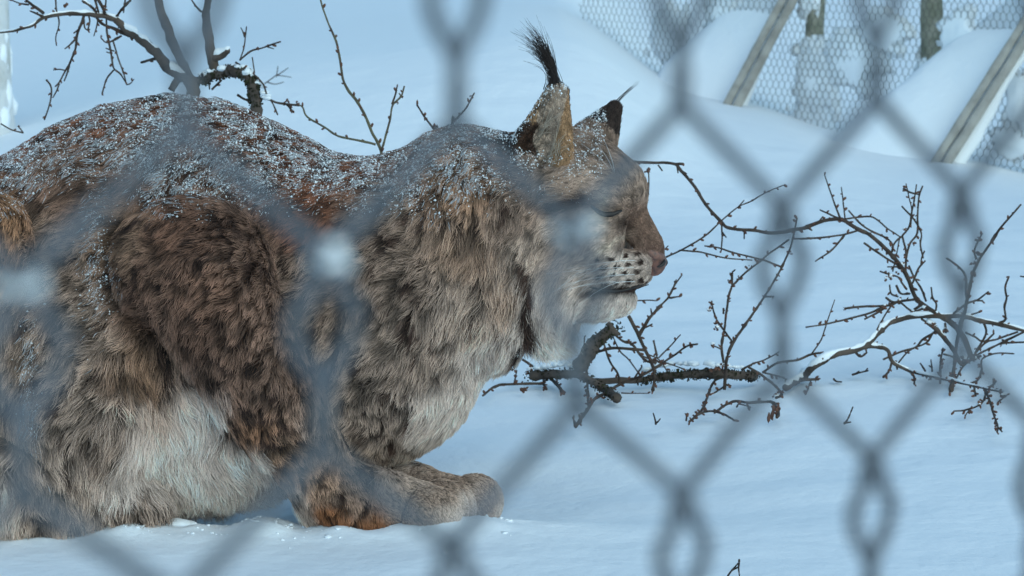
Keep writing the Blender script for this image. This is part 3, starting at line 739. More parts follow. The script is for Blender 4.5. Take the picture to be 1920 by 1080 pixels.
for pts, a, b in [([(340, 100), (260, 45), (190, -10)], 14, 9), ([(225, 38), (150, 25), (95, 2)], 8, 5), ([(340, 130), (275, 102), (235, 85)], 10, 6), ([(432, -15), (440, 80), (460, 180), (435, 290), (440, 355)], 8, 5),
                  ([(655, 110), (640, 170), (600, 270), (590, 370), (550, 480), (510, 550), (460, 640), (430, 675)], 13, 6), ([(462, 650), (440, 710), (412, 760)], 7, 5), ([(592, 300), (545, 350), (505, 380)], 9, 5), ([(612, 230), (575, 258)], 8, 6),
                  ([(505, 548), (460, 540), (415, 545)], 7, 4), ([(540, 510), (520, 580), (500, 630)], 8, 5), ([(655, 150), (660, 215), (690, 240)], 7, 5), ([(685, 110), (700, 165), (682, 235)], 7, 6), ([(765, 130), (755, 200), (730, 280)], 7, 4),
                  ([(640, 0), (720, 60), (770, 130)], 12, 10), ([(738, -10), (752, 40), (768, 100)], 10, 8), ([(755, -20), (800, 60), (822, 120)], 13, 10), ([(827, -10), (818, 80)], 7, 6), ([(1018, 0), (950, 70), (900, 130), (860, 140)], 10, 10), ([(977, -10), (962, 100)], 6, 5),
                  ([(740, 120), (800, 190), (880, 220), (960, 260), (1050, 290)], 9, 20), ([(830, 110), (830, 230), (850, 340), (870, 440), (885, 530), (940, 580), (990, 660)], 9, 6), ([(880, 320), (910, 420), (940, 510), (965, 580), (985, 655)], 7, 6),
                  ([(885, 545), (840, 600), (815, 660), (795, 730)], 8, 6), ([(945, 280), (870, 320), (825, 330), (785, 295)], 9, 5), ([(890, 400), (825, 375)], 6, 5), ([(862, 415), (830, 405)], 6, 5), ([(985, 660), (1015, 650), (1042, 618)], 6, 4), ([(905, 140), (930, 170), (920, 225)], 6, 4),
                  ([(360, 620), (395, 670), (400, 740), (380, 830), (345, 930)], 8, 6), ([(5, 962), (90, 1010), (180, 1035)], 6, 6), ([(180, 1035), (160, 1005), (138, 982)], 6, 4), ([(1098, 487), (1180, 465), (1250, 450)], 9, 14)]:
    B1(1, pts, a, b, snow=(a > 11))
for pts, a, b in [([(755, 485), (840, 540), (920, 600), (970, 660), (1000, 740), (1040, 800), (1082, 892)], 8, 6), ([(790, 465), (820, 370), (830, 290), (840, 208)], 7, 5), ([(824, 290), (812, 250), (795, 215)], 6, 4), ([(788, 468), (870, 400), (960, 375), (1040, 345), (1105, 325)], 8, 6),
                  ([(1000, 365), (1052, 380)], 6, 4), ([(885, 445), (890, 490), (900, 555)], 6, 5), ([(770, 740), (850, 780), (930, 765), (1000, 770), (1070, 800), (1140, 810), (1250, 820)], 11, 9), ([(1150, 812), (1175, 835), (1195, 870)], 9, 9), ([(570, 698), (600, 665), (645, 625)], 10, 8), ([(548, 660), (552, 695)], 8, 6)]:
    B1(2, pts, a, b)
for z, c, r in [(1, (510, 40), 26), (2, (1148, 788), 22), (2, (1240, 810), 20), (2, (1195, 865), 20), (2, (928, 372), 15), (2, (1100, 325), 11)]: knob(sh, o1, z, c, r, D1, 1)
for pts in ([(980, 652), (1040, 610), (1080, 588), (1190, 602)], [(1080, 586), (1120, 560), (1165, 528)], [(1070, 600), (1078, 560), (1085, 515)], [(1000, 640), (1060, 655), (1130, 640)]):
    P_, dep_, k_ = world_line(2, pts, D1, 1, 1.6); mb = MB(); mb.tube(P_, np.linspace(5, 3, len(P_)) * k_ * dep_ / FPX, 5)
    if pts[0][0] == 980: fx = P_[0]; far_twig = empty('twig', (fx[0], fx[1], gz1(fx[0], fx[1]))); tag(far_twig, 'faint forked twig standing in the snow beyond the mossy shrub', 'twig')
    link('stem', mb.mesh('stem', tuple(far_twig.location)), M_BARK, far_twig)

# -- slender greenish sapling behind the dip of the back
D2 = 4.3; o2 = base_at(714, D2); sp_ = empty('sapling', o2); tag(sp_, 'slender green-barked sapling with three stems behind the dip of the back', 'sapling')
for pts, a, b in [([(640, 1500), (632, 1200), (630, 1020), (570, 900), (530, 800), (470, 690), (400, 600), (370, 530), (350, 400), (330, 300), (300, 220), (270, 150), (235, 50), (205, -60)], 13, 6), ([(592, 976), (490, 950), (340, 920), (250, 860), (130, 790), (100, 725), (75, 708)], 9, 6),
                  ([(632, 1015), (660, 920), (690, 800), (708, 710), (765, 650), (785, 582)], 9, 6), ([(703, 705), (725, 640), (740, 572)], 8, 5)]:
    branch(sp_, o2, 'stem', 3, pts, a, b, D2, 2, M_GREENB if a > 8.5 else M_BARK)
knob(sp_, o2, 3, (765, 650), 16, D2, 2); knob(sp_, o2, 3, (735, 690), 13, D2, 2)
for (pts, lab, px) in (([(1010, 905), (990, 875), (930, 800), (870, 708)], 'short budded shoot leaning towards the sapling above the snowy neck', 815), ([(1110, 850), (1130, 810), (1200, 730), (1257, 628)], 'short budded shoot leaning towards the ear above the snowy neck', 860)):
    ob = base_at(px, 4.2); e_ = empty('twig', ob); tag(e_, lab, 'twig')
    branch(e_, ob, 'stem', 3, [(pts[0][0], 1600)] + pts, 9, 6, 4.2, 3, M_BARK); knob(e_, ob, 3, pts[-2] if px < 830 else (1238, 655), 14, 4.2, 3)

# -- big snow-lined fallen branch with its thicket of twigs
D3 = 4.42; o3 = base_at(1475, 4.36); fb = empty('fallen_branch', o3); tag(fb, 'crooked fallen branch lined with snow, bearing a thicket of budded twigs', 'branch')
def B3(z, pts, r0, r1, **kw): return branch(fb, o3, kw.pop('name', 'twig'), z, pts, r0, r1, D3, 4, kw.pop('m', M_BARK), **kw)
def z8(*p): return [(1500 + .2778 * x, 540 + .2778 * y) for x, y in p]
def z5(*p): return [(1500 + .2778 * x, 320 + .2778 * y) for x, y in p]
def z4(*p): return [(1160 + .2592 * x, 280 + .2592 * y) for x, y in p]
B3(0, [(1472, 726)] + z8((0, 610), (60, 560), (150, 490), (260, 440), (360, 420), (440, 390), (500, 330), (560, 265), (620, 225)) + z5((690, 1000), (760, 985), (880, 975), (1000, 985), (1100, 980), (1200, 1010), (1330, 1035), (1512, 1075), (1700, 1120)), 7.2, 4, name='limb', m=M_LIMB, snow=True, sides=9)
B3(8, [(440, 395), (520, 395), (590, 415), (610, 470), (640, 510), (720, 550), (800, 575), (900, 600), (1050, 630), (1170, 660), (1260, 680), (1360, 700), (1392, 722)], 16, 7, name='limb', m=M_LIMB, snow=True, sides=8)
B3(0, z4((60, 88), (250, 95), (400, 105), (450, 150), (550, 270), (630, 400), (740, 520), (800, 570), (980, 585), (1110, 605), (1280, 580), (1380, 560)) + z5((40, 380), (100, 360), (180, 335), (280, 330), (400, 400), (470, 430), (580, 530), (640, 600), (710, 690), (750, 780), (790, 870), (870, 930), (960, 985)), 2.7, 4.4, name='limb', sides=8)
B3(8, [(860, 230), (930, 290), (1000, 370), (1040, 430), (1080, 500)], 18, 13, name='limb', m=M_LIMB, snow=True); B3(8, [(960, 190), (1050, 260), (1100, 330), (1140, 430), (1170, 480)], 20, 18, name='limb', m=M_LIMB, sides=8)
for pts, a, b in [([(400, 105), (470, 105)], 9, 7), ([(285, 112), (315, 155)], 7, 6), ([(425, 122), (430, 170)], 8, 5), ([(895, 588), (908, 600), (908, 648)], 7, 5), ([(745, 525), (748, 640), (742, 735)], 8, 5), ([(750, 598), (778, 637)], 7, 5), ([(470, 165), (490, 175)], 8, 6),
                  ([(1270, 648), (1360, 645), (1470, 638)], 7, 8)]: B3(4, pts, a, b)
for pts, a, b in [([(120, 355), (155, 310)], 6, 4), ([(55, 388), (80, 405)], 7, 5), ([(135, 265), (210, 300), (280, 330)], 6, 8), ([(272, 325), (225, 200), (165, 28)], 7, 4), ([(305, 335), (292, 220), (279, 112)], 6, 4), ([(295, 328), (390, 315), (495, 315), (590, 390), (680, 450)], 7, 5), ([(328, 268), (400, 350), (470, 400), (580, 455), (625, 500), (620, 550)], 6, 8),
                  ([(0, 462), (160, 450), (300, 430), (400, 400)], 7, 7), ([(302, 432), (215, 535), (103, 612)], 7, 5), ([(432, 488), (550, 570), (660, 640)], 8, 7), ([(685, 445), (645, 480), (622, 520)], 7, 7), ([(690, 440), (715, 540), (715, 620), (712, 690)], 7, 9), ([(745, 380), (755, 270), (740, 200), (715, 88)], 6, 4), ([(695, 122), (740, 145), (800, 160)], 7, 6),
                  ([(786, 93), (770, 200), (750, 300), (735, 380), (690, 440)], 5, 7), ([(828, 103), (802, 180), (795, 300), (790, 420), (740, 500), (716, 600)], 6, 8), ([(688, 240), (770, 330), (810, 400), (820, 440), (812, 500), (830, 590)], 6, 6), ([(845, 608), (800, 660), (760, 760)], 6, 8), ([(840, 540), (820, 590), (815, 640)], 6, 5), ([(735, 640), (770, 720), (820, 800), (850, 880)], 7, 8),
                  ([(672, 460), (650, 570), (625, 680)], 5, 5), ([(660, 650), (590, 650)], 7, 5), ([(540, 680), (600, 700), (665, 720), (690, 760), (720, 800)], 6, 8), ([(605, 770), (615, 830), (660, 850)], 6, 7), ([(650, 775), (680, 830), (740, 830)], 8, 8), ([(302, 930), (450, 915), (600, 910), (660, 885), (760, 870), (800, 870)], 8, 10), ([(38, 1057), (200, 1030), (440, 970), (540, 930), (610, 905)], 6, 8), ([(435, 1002), (500, 970), (570, 930)], 6, 7),
                  ([(518, 1075), (570, 980), (612, 918)], 6, 6), ([(680, 890), (760, 950), (830, 930)], 8, 8), ([(580, 855), (620, 885), (680, 890)], 8, 9), ([(885, 788), (895, 860), (920, 900), (915, 955)], 6, 8), ([(1025, 978), (1120, 900), (1200, 870), (1272, 815)], 9, 5), ([(1180, 875), (1232, 878)], 7, 6), ([(1130, 980), (1205, 955)], 7, 5),
                  ([(1330, 1035), (1385, 1005), (1380, 920), (1395, 860), (1385, 790), (1410, 715)], 10, 7), ([(740, 980), (770, 940), (830, 900)], 10, 9), ([(1488, 714), (1560, 722)], 6, 5)]: B3(5, pts, a, b)
for pts, a, b in [([(622, 495), (600, 560), (562, 603)], 9, 7), ([(750, 572), (770, 600), (772, 648)], 9, 7), ([(665, 505), (740, 420), (850, 370), (900, 300)], 6, 7), ([(562, 482), (680, 430), (780, 400), (830, 345), (910, 295), (880, 250), (820, 208)], 7, 9), ([(1240, 230), (1255, 310), (1180, 440)], 9, 7), ([(1115, 300), (1180, 330), (1240, 362), (1310, 308)], 8, 6),
                  ([(1512, 295), (1400, 350), (1300, 400), (1200, 450), (1100, 530), (1060, 600), (1010, 702)], 8, 6), ([(1470, 295), (1330, 345), (1250, 370), (1160, 470)], 7, 8), ([(1540, 366), (1400, 370), (1350, 380)], 7, 6), ([(1447, 443), (1330, 440), (1260, 460), (1225, 490), (1225, 560), (1200, 620), (1150, 645)], 5, 8), ([(1245, 680), (1250, 730), (1210, 790), (1110, 825), (1038, 832)], 9, 5),
                  ([(1160, 800), (1115, 862)], 6, 5), ([(1255, 690), (1290, 790), (1310, 860), (1335, 940), (1330, 972)], 9, 6), ([(1338, 940), (1364, 970)], 6, 5), ([(1260, 680), (1300, 655), (1322, 632)], 9, 8), ([(1175, 665), (1185, 725)], 8, 8), ([(370, 428), (410, 462), (452, 435)], 9, 7), ([(1350, 705), (1380, 730), (1340, 765)], 8, 6), ([(970, 445), (1040, 470), (1090, 520)], 7, 9), ([(1080, 500), (1140, 490), (1220, 460)], 14, 9), ([(980, 240), (985, 300)], 10, 9), ([(1300, 690), (1330, 682)], 6, 6), ([(880, 600), (885, 620)], 9, 6), ([(655, 520), (655, 548)], 10, 7)]: B3(8, pts, a, b)
for z, c, r in [(5, (280, 330), 15), (5, (580, 455), 15), (5, (705, 130), 16), (5, (700, 400), 18), (5, (690, 640), 24), (5, (610, 720), 28), (5, (580, 730), 18), (5, (660, 690), 14), (5, (840, 930), 26), (5, (920, 965), 24), (5, (1210, 560), 18), (5, (1385, 1000), 16), (5, (305, 930), 11), (5, (1410, 718), 12), (5, (670, 880), 20), (5, (570, 915), 18), (5, (765, 950), 18), (5, (770, 495), 16), (8, (980, 275), 22), (8, (900, 250), 26), (8, (1210, 790), 20), (8, (1370, 725), 20), (8, (1315, 635), 15), (8, (1110, 480), 28), (8, (1180, 480), 20), (8, (770, 375), 11), (8, (570, 600), 14), (8, (1345, 330), 16), (8, (1395, 370), 17)]:
    knob(fb, o3, z, c, r, D3, 4, snow=r > 17)
# -- upright shoot beside it, with close-set buds
o4 = base_at(1800, 4.2); us = empty('shoot', o4); tag(us, 'tall upright shoot with close-set buds beside the twig thicket', 'shoot')
for pts, a, b in [([(1020, 1480), (1050, 1250), (1075, 1080), (1110, 950), (1140, 800), (1170, 680), (1220, 580), (1300, 470), (1350, 390), (1420, 310), (1490, 228)], 14, 6), ([(988, 590), (1070, 650), (1120, 720), (1115, 820), (1130, 870)], 8, 8), ([(1190, 600), (1180, 540), (1205, 470), (1230, 423)], 8, 5)]:
    branch(us, o4, 'stem', 5, pts, a, b, 4.25, 6, M_BARK)
for c, r in (((1210, 560), 24), ((1170, 630), 22), ((1185, 690), 20), ((1200, 470), 16), ((1300, 490), 14), ((1325, 430), 13)): knob(us, o4, 5, c, r, 4.25, 6)
ob = base_at(1763, 4.3); e_ = empty('shoot', ob); tag(e_, 'short knobbly shoot poking out of the snow under the snow-lined branch', 'shoot')
branch(e_, ob, 'stem', 8, [(945, 640), (950, 500), (965, 412)], 9, 7, 4.32, 6, M_BARK)
for c in ((940, 455), (965, 480), (955, 515), (965, 415)): knob(e_, ob, 8, c, 13, 4.32, 6)

# -- mossy log lying in the snow and the stems springing from it
D5 = 4.40; o5 = base_at(1250, 4.38); lg = empty('mossy_log', o5); tag(lg, 'dark mossy log half sunk in snow below the chin of the lynx', 'log')
logp = [(1100, 716), (1150, 714), (1200, 712)] + [(1200 + .2593 * x, 540 + .2593 * y) for x, y in ((100, 650), (200, 638), (330, 628), (450, 625), (560, 618), (680, 622), (790, 634), (830, 640))]
branch(lg, o5, 'trunk', 0, logp, 6, 10, D5, 5, M_LIMB, buds=False, sides=10, gnarl=.25); mossy(lg, o5, 0, logp[2:], 10, D5, 5, 900)
snowpad(lg, o5, 0, [(1205, 700), (1260, 690), (1330, 690), (1395, 697)], 12, D5, 5, 42)
v1 = [(930, 385), (840, 440), (760, 530), (700, 640)]; v2 = [(380, 690), (560, 680), (680, 680), (780, 730), (860, 780), (930, 830)]
branch(lg, o5, 'limb', 6, v1, 40, 48, D5 - .12, 5, M_LIMB, buds=False, sides=10, gnarl=.3); mossy(lg, o5, 6, v1, 44, D5 - .12, 5, 300)
branch(lg, o5, 'limb', 6, v2, 26, 26, D5 - .12, 5, M_LIMB, buds=False, sides=10, gnarl=.3); mossy(lg, o5, 6, v2, 34, D5 - .12, 5, 420); snowpad(lg, o5, 6, [(450, 660), (560, 650), (660, 640)], 40, D5 - .12, 5, 22)
def B5(z, pts, r0, r1, **kw): return branch(lg, o5, kw.pop('name', 'twig'), z, pts, r0, r1, D5 - .08, 5, kw.pop('m', M_BARK), **kw)
def z7(*p): return [(1200 + .2593 * x, 540 + .2593 * y) for x, y in p]
B5(0, z7((610, 735), (620, 600), (630, 500), (670, 400), (730, 310), (800, 210), (870, 110), (940, 0)) + z4((1120, 960), (1170, 870), (1240, 720), (1265, 620), (1290, 498)), 3.5, 1.6, name='stem')
B5(0, z7((605, 540), (590, 430), (605, 330), (620, 220), (640, 70), (660, 0)) + z4((820, 990), (870, 940), (930, 880), (1020, 815), (1080, 760), (1150, 710), (1232, 652)), 2.4, 1.8, name='stem')
for pts, a, b in [([(85, 815), (170, 755), (260, 745), (380, 740), (470, 740)], 8, 10), ([(285, 735), (300, 655)], 6, 4), ([(335, 585), (400, 630), (440, 660), (520, 710), (590, 790)], 9, 11), ([(190, 660), (265, 648)], 8, 8), ([(672, 1012), (730, 930), (790, 840), (860, 800), (950, 745), (1040, 710), (1090, 690), (1215, 620)], 12, 8), ([(672, 1005), (655, 953)], 8, 6), ([(735, 600), (745, 720), (750, 870)], 8, 9),
                  ([(790, 545), (900, 515), (1020, 520), (1115, 530)], 9, 12), ([(1070, 430), (1130, 340), (1215, 245)], 9, 8), ([(1155, 305), (1148, 265)], 7, 5), ([(1095, 395), (1157, 363)], 7, 5), ([(848, 475), (890, 600), (940, 680), (952, 745)], 6, 8), ([(903, 430), (950, 530), (1010, 590), (1085, 692)], 5, 5), ([(908, 418), (970, 470), (1030, 490), (1110, 590), (1180, 605)], 9, 9), ([(1165, 468), (1190, 560)], 6, 5), ([(1050, 215), (1130, 212), (1187, 216)], 5, 4), ([(1040, 712), (1092, 632)], 7, 5), ([(960, 800), (1130, 802)], 5, 3), ([(880, 490), (900, 520)], 6, 6), ([(690, 650), (720, 560), (728, 440)], 7, 5), ([(470, 690), (470, 740), (488, 775)], 8, 7)]: B5(6, pts, a, b)
B5(6, [(1005, 312), (1070, 430), (1110, 520), (1150, 600), (1172, 680), (1160, 780)], 13, 9, name='stem')
for pts, a, b in [([(0, 345), (90, 190), (210, 60), (262, -60)], 9, 6), ([(210, 72), (300, 60)], 7, 5), ([(100, 378), (120, 490), (130, 505)], 6, 6), ([(135, 505), (210, 430), (292, 338)], 6, 5), ([(0, 645), (100, 580), (180, 530), (250, 485), (340, 420), (415, 406)], 8, 7), ([(0, 485), (90, 520), (200, 545), (305, 582)], 7, 5), ([(60, 480), (140, 520), (200, 608)], 6, 4),
                  ([(668, 390), (610, 310), (560, 240), (530, 160), (520, 95)], 8, 6), ([(592, 445), (540, 420)], 7, 6), ([(908, 62), (962, 62)], 8, 7), ([(600, 645), (540, 670), (500, 750), (460, 860), (410, 920), (358, 966)], 10, 9), ([(358, 966), (430, 910), (520, 890), (600, 910), (682, 957)], 9, 8), ([(540, 900), (620, 845), (690, 820), (800, 830), (900, 820), (960, 830), (1000, 900), (990, 935)], 10, 13), ([(700, 860), (720, 840), (800, 862)], 7, 6), ([(335, 957), (336, 922)], 8, 7),
                  ([(610, 700), (655, 706)], 9, 8), ([(605, 715), (540, 757)], 7, 6), ([(735, 592), (820, 545), (900, 520), (1008, 463)], 8, 5), ([(785, 572), (880, 630), (970, 700), (1025, 770), (980, 792)], 10, 10), ([(890, 610), (1000, 540), (1140, 520), (1240, 480), (1320, 468)], 9, 9), ([(1240, 480), (1311, 370), (1358, 230), (1408, 85)], 7, 4), ([(890, 610), (950, 625), (1045, 648)], 8, 6), ([(1056, 655), (1060, 715)], 11, 13), ([(1170, 668), (1290, 660)], 11, 11), ([(1235, 670), (1198, 768)], 7, 6), ([(605, 185), (603, 150)], 9, 9)]: B5(7, pts, a, b)
for pts, a, b in [([(320, 790), (460, 725), (620, 630), (740, 520), (860, 420), (960, 375), (1060, 315), (1202, 256)], 7, 4), ([(865, 418), (908, 368)], 6, 4), ([(450, 730), (600, 745), (770, 785), (965, 802)], 7, 5), ([(620, 698), (710, 708), (820, 745), (920, 770), (1040, 800), (1172, 850)], 6, 8), ([(352, 1085), (400, 990), (458, 908)], 7, 5), ([(375, 1078), (458, 1060)], 6, 4), ([(312, 745), (358, 698)], 5, 4), ([(822, 990), (820, 900), (842, 872)], 9, 6), ([(215, 330), (218, 215), (215, 150)], 5, 6)]: B5(4, pts, a, b)
for z, c, r in [(4, (215, 150), 26), (4, (930, 850), 17), (4, (805, 960), 20), (4, (1245, 750), 15), (4, (1160, 912), 13), (4, (870, 930), 18), (7, (497, 165), 24), (7, (520, 115), 16), (7, (550, 250), 19), (7, (560, 292), 24), (7, (525, 412), 24), (7, (605, 158), 14), (7, (640, 65), 17), (7, (960, 62), 15), (7, (1030, 770), 22), (7, (985, 785), 24), (7, (560, 570), 30), (7, (520, 590), 20), (7, (600, 560), 20), (7, (640, 705), 17), (7, (120, 535), 20), (7, (375, 420), 16), (7, (235, 490), 13), (7, (30, 520), 18), (7, (1280, 662), 18), (7, (820, 545), 13), (6, (385, 660), 30), (6, (350, 770), 24), (6, (480, 770), 16), (6, (600, 800), 20), (6, (520, 690), 26), (6, (1010, 480), 22), (6, (860, 440), 20), (6, (915, 810), 22), (6, (760, 590), 18)]:
    knob(lg, o5, z, c, r, D5 - .08, 5, snow=(z == 7 and 23 <= r <= 24) or r == 30)
for c, el in (((665, 703), 2.6),): knob(lg, o5, 4, c, 15, D5 - .08, 5, elong=el, name='catkin', n=4)
for c in ((955, 920), (965, 880), (1000, 880), (990, 900), (930, 940)):
    ox, oy, k = ZO[7]; q = np.array(c) * k + [ox, oy]; dep = float(depth_field(q[:1], q[1:2], D5 - .08, 5)[0]); p = unproj(q[0], q[1], np.array(dep)); mb = MB()
    mb.blob(p, (.0022, .0012, .0065), None, .3, ICO1); link('withered_leaf', mb.mesh('withered_leaf', o5), M_BUD, lg)
# -- single twigs poking out of the snow
for lab, z, lines in (('tiny forked twig poking from the snow in front of the mossy log', 6, [[(1180, 995), (1176, 970), (1164, 928)], [(1180, 990), (1192, 982), (1208, 963)]]),
                      ('small hooked twig alone in open snow below the snow-lined branch', 8, [[(300, 915), (325, 880), (357, 803)], [(298, 912), (342, 905)]]),
                      ('thin pair of twig tips lying on snow under the snow-lined branch', 8, [[(355, 585), (400, 572), (460, 558)], [(375, 580), (398, 562)], [(445, 560), (456, 543)]]),
                      ('crumb of dark twig lying on the snow beside the branch foot', 8, [[(228, 615), (245, 630), (280, 634)]]),
                      ('short straight twig tip standing in the snow below the thicket', 8, [[(845, 560), (830, 535), (812, 508)]]),
                      ('short forked twig tip standing in the snow below the thicket', 8, [[(893, 560), (890, 530), (884, 486)], [(890, 535), (872, 525)]]),
                      ('small bent twig loop sticking up from the empty foreground snow', 0, [[(1362, 1084), (1372, 1070), (1385, 1062), (1386, 1050)], [(1386, 1050), (1385, 1066), (1387, 1084)], [(1372, 1070), (1384, 1056)]]),
                      ('lone grass-thin twig in the snow above the dip of the back', 3, [[(400, 795), (404, 775), (411, 748)]])):
    ox, oy, k = ZO[z]; q0 = np.array(lines[0][0], float) * k + [ox, oy]; Dg = float(ground_depth(q0[1])) * .998
    if z == 3: Dg = 9.0
    ob = unproj(q0[0], q0[1], np.array(Dg)); e_ = empty('twig', ob); tag(e_, lab, 'twig')
    for ln in lines:
        q = np.array(ln, float) * k + [ox, oy]; q = smooth_line(q) if len(q) > 2 else np.linspace(q[0], q[1], 4)
        dp = Dg + .01 * np.sin(np.arange(len(q))); P_ = unproj(q[:, 0], q[:, 1], dp); mb = MB()
        mb.tube(P_, np.linspace(2.2, 1.3, len(P_)) * Dg / FPX, 6); link('stem', mb.mesh('stem', ob), M_BARK, e_)

# ------------------------------------------------------------------ far fence: hexagonal netting on posts, braced by leaning struts, banked with snow
FA = unproj(1090, 300, np.array(9.25)); FB_ = unproj(2150, 300, np.array(7.75))
FA2, FB2 = FA[:2], FB_[:2]; fdir = (FB2 - FA2) / np.linalg.norm(FB2 - FA2); fnrm = np.array([fdir[1], -fdir[0]])
if fnrm[1] > 0: fnrm = -fnrm
flen = np.linalg.norm(FB2 - FA2) + 1.2
def fpt(u_, z, off=0.): 
    u_ = np.asarray(u_, float); z = np.asarray(z, float)
    xy = FA2 + u_[..., None] * fdir + np.asarray(off)[..., None] * fnrm if np.ndim(off) else FA2 + u_[..., None] * fdir + off * fnrm
    return np.concatenate([xy, z[..., None]], -1)
fo = np.array([FA2[0], FA2[1], 0.0]); wf = empty('wire_fence', fo); tag(wf, 'hexagonal wire netting fence with leaning grey struts, half buried in snow', 'fence')
cw, chh = .0215, .0262
ncol = int(flen / cw); nrow = int(1.15 / (chh * .75))
mb = MB(); segs = []
def sag(u_, z): return .012 * vnoise(np.stack([u_ * 3, z * 4, u_ * 0], -1), 400) + .003 * vnoise(np.stack([u_ * 17, z * 17, u_ * 0], -1), 401)
for r in range(nrow):
    z0 = -.25 + r * chh * .75
    for c in range(ncol):
        u0 = (c + .5 * (r % 2)) * cw
        segs += [((u0, z0), (u0, z0 + chh * .42)), ((u0, z0 + chh * .42), (u0 + cw / 2, z0 + chh * .75)), ((u0, z0 + chh * .42), (u0 - cw / 2, z0 + chh * .75))]
S_ = np.array(segs); S_ += .0022 * (hash3((S_[..., 0] * 1000).astype(int), (S_[..., 1] * 1000).astype(int), (S_[..., 0] * 0).astype(int), 5) - .5)[..., None]
A_ = fpt(S_[:, 0, 0], S_[:, 0, 1], sag(S_[:, 0, 0], S_[:, 0, 1])); B_ = fpt(S_[:, 1, 0], S_[:, 1, 1], sag(S_[:, 1, 0], S_[:, 1, 1]))
Td = B_ - A_; Td /= np.linalg.norm(Td, axis=1, keepdims=True); n1 = np.array([fnrm[0], fnrm[1], 0.]); s1 = np.cross(Td, n1); vert_ = np.abs(Td[:, 2]) > .95
rw = np.where(vert_, .00115, .00085)[:, None]
cr = [n1 * rw, -.5 * n1 * rw + .87 * s1 * rw, -.5 * n1 * rw - .87 * s1 * rw]
VV = np.stack([A_ + cr[0], A_ + cr[1], A_ + cr[2], B_ + cr[0], B_ + cr[1], B_ + cr[2]], 1); nS = len(VV)
q_ = np.array([[0, 1, 4, 3], [1, 2, 5, 4], [2, 0, 3, 5]]); FF = (q_[None] + (np.arange(nS) * 6)[:, None, None]).reshape(-1, 4)
link('wire_netting', mesh_from('wire_netting', VV.reshape(-1, 3) - fo, FF), M_HEX, wf)['kind'] = 'stuff'
# snow packed against the netting
def px_to_fence(px, py):
    d = np.array([0., 0, 0]) + unproj(px, py, np.array(1.0)) - CAM
    t = ((FA2 - CAM[:2]) @ fnrm) / (d[:2] @ fnrm); p = CAM + d * t
    return (p[:2] - FA2) @ fdir, p[2]
def plaster(mb, px, py, rx, ry, off, bulge, seed):
    """a smooth pad of snow with a ragged outline, packed against the fence"""
    n = 26; a = np.linspace(-1.25, 1.25, n); A, B = np.meshgrid(a, a); u0, z0 = px_to_fence(px, py); u1, z1 = px_to_fence(px + rx, py - ry); ru, rz = abs(u1 - u0), abs(z1 - z0)
    pn = np.stack([A.ravel() * 2.2, B.ravel() * 2.2, A.ravel() * 0 + seed], -1); nz = fbm(pn, 460, 3).reshape(A.shape)
    rho = np.sqrt(A ** 2 + B ** 2) * (1 + .75 * nz); h = np.sqrt(np.clip(1 - rho ** 2, 0, 1)) * bulge * (1 + .5 * nz) - .012 * (rho >= 1)
    V = fpt((u0 + A * ru).ravel(), (z0 + B * rz).ravel(), (off + h).ravel()); i = (np.arange(n - 1)[:, None] * n + np.arange(n - 1)[None])
    keep = (np.minimum.reduce([rho[:-1, :-1], rho[1:, :-1], rho[:-1, 1:], rho[1:, 1:]]) < 1).ravel(); i = i.ravel()[keep]
    mb.add(V, np.stack([i, i + 1, i + n + 1, i + n], -1))
mb = MB()
for q_, (px, py, rx, ry) in enumerate([(1590, 120, 62, 55), (1520, 150, 45, 60), (1245, 70, 36, 60), (1650, 60, 50, 40), (1890, 270, 40, 30), (1345, 30, 28, 40), (1790, 70, 40, 50), (1905, 190, 34, 60)]):
    plaster(mb, px, py, rx, ry, -.014, .0125, q_)
tag(link('clinging_snow', mb.mesh('clinging_snow', fo), M_SNOWC, wf), kind='stuff')
def beam(name, a, b, w_, t_, up, material, parent, org, rough=.0015, n=26):
    """a weathered board from a to b: chamfered section, slightly wavy"""
    a = np.asarray(a, float); b = np.asarray(b, float); T = b - a; T /= np.linalg.norm(T); s1 = np.cross(T, up); s1 /= np.linalg.norm(s1); u1 = np.cross(s1, T)
    c = .12; sec = [(-1 + c, -1), (1 - c, -1), (1, -1 + c), (1, 1 - c), (1 - c, 1), (-1 + c, 1), (-1, 1 - c), (-1, -1 + c)]
    V = []
    for i in range(n):
        o_ = a + (b - a) * i / (n - 1)
        for (x, y) in sec: V.append(o_ + s1 * x * w_ / 2 + u1 * y * t_ / 2)
    V = np.array(V); V += rough * np.stack([vnoise(V * 40, 410), vnoise(V * 40, 411), vnoise(V * 40, 412)], -1)
    i = np.arange(n - 1)[:, None] * 8; j = np.arange(8)[None]; k = (j + 1) % 8
    F = np.stack([i + j, i + 8 + j, i + 8 + k, i + k], -1).reshape(-1, 4)
    mb = MB(); mb.add(V, F); e = np.array([[0, 1, 2], [0, 2, 3], [0, 3, 4], [0, 4, 5], [0, 5, 6], [0, 6, 7]]); mb.F.append(e); mb.F.append(e[:, ::-1] + 8 * (n - 1))
    return link(name, mb.mesh(name, org, False), material, parent)
def strut(pb, pt, Db, Dt, parent):
    a = unproj(*pb, np.array(Db)); b = unproj(*pt, np.array(Dt)); T = (b - a) / np.linalg.norm(b - a)
    view = (a - CAM) / np.linalg.norm(a - CAM); s1 = np.cross(T, view); s1 /= np.linalg.norm(s1)
    o = beam('strut', a - s1 * .0135, b - s1 * .0135, .024, .05, -view, M_STRUT, parent, fo)
    beam('flange', a + s1 * .0125 + view * .004, b + s1 * .0125 + view * .004, .021, .05, -view, M_STRUT, o, fo)
    return s1
for (pb, pt, Db, Dt) in (((1364, 212), (1540, -120), 8.50, 8.62), ((1738, 345), (2040, -130), 7.86, 8.0)):
    strut(pb, pt, Db, Dt, wf)
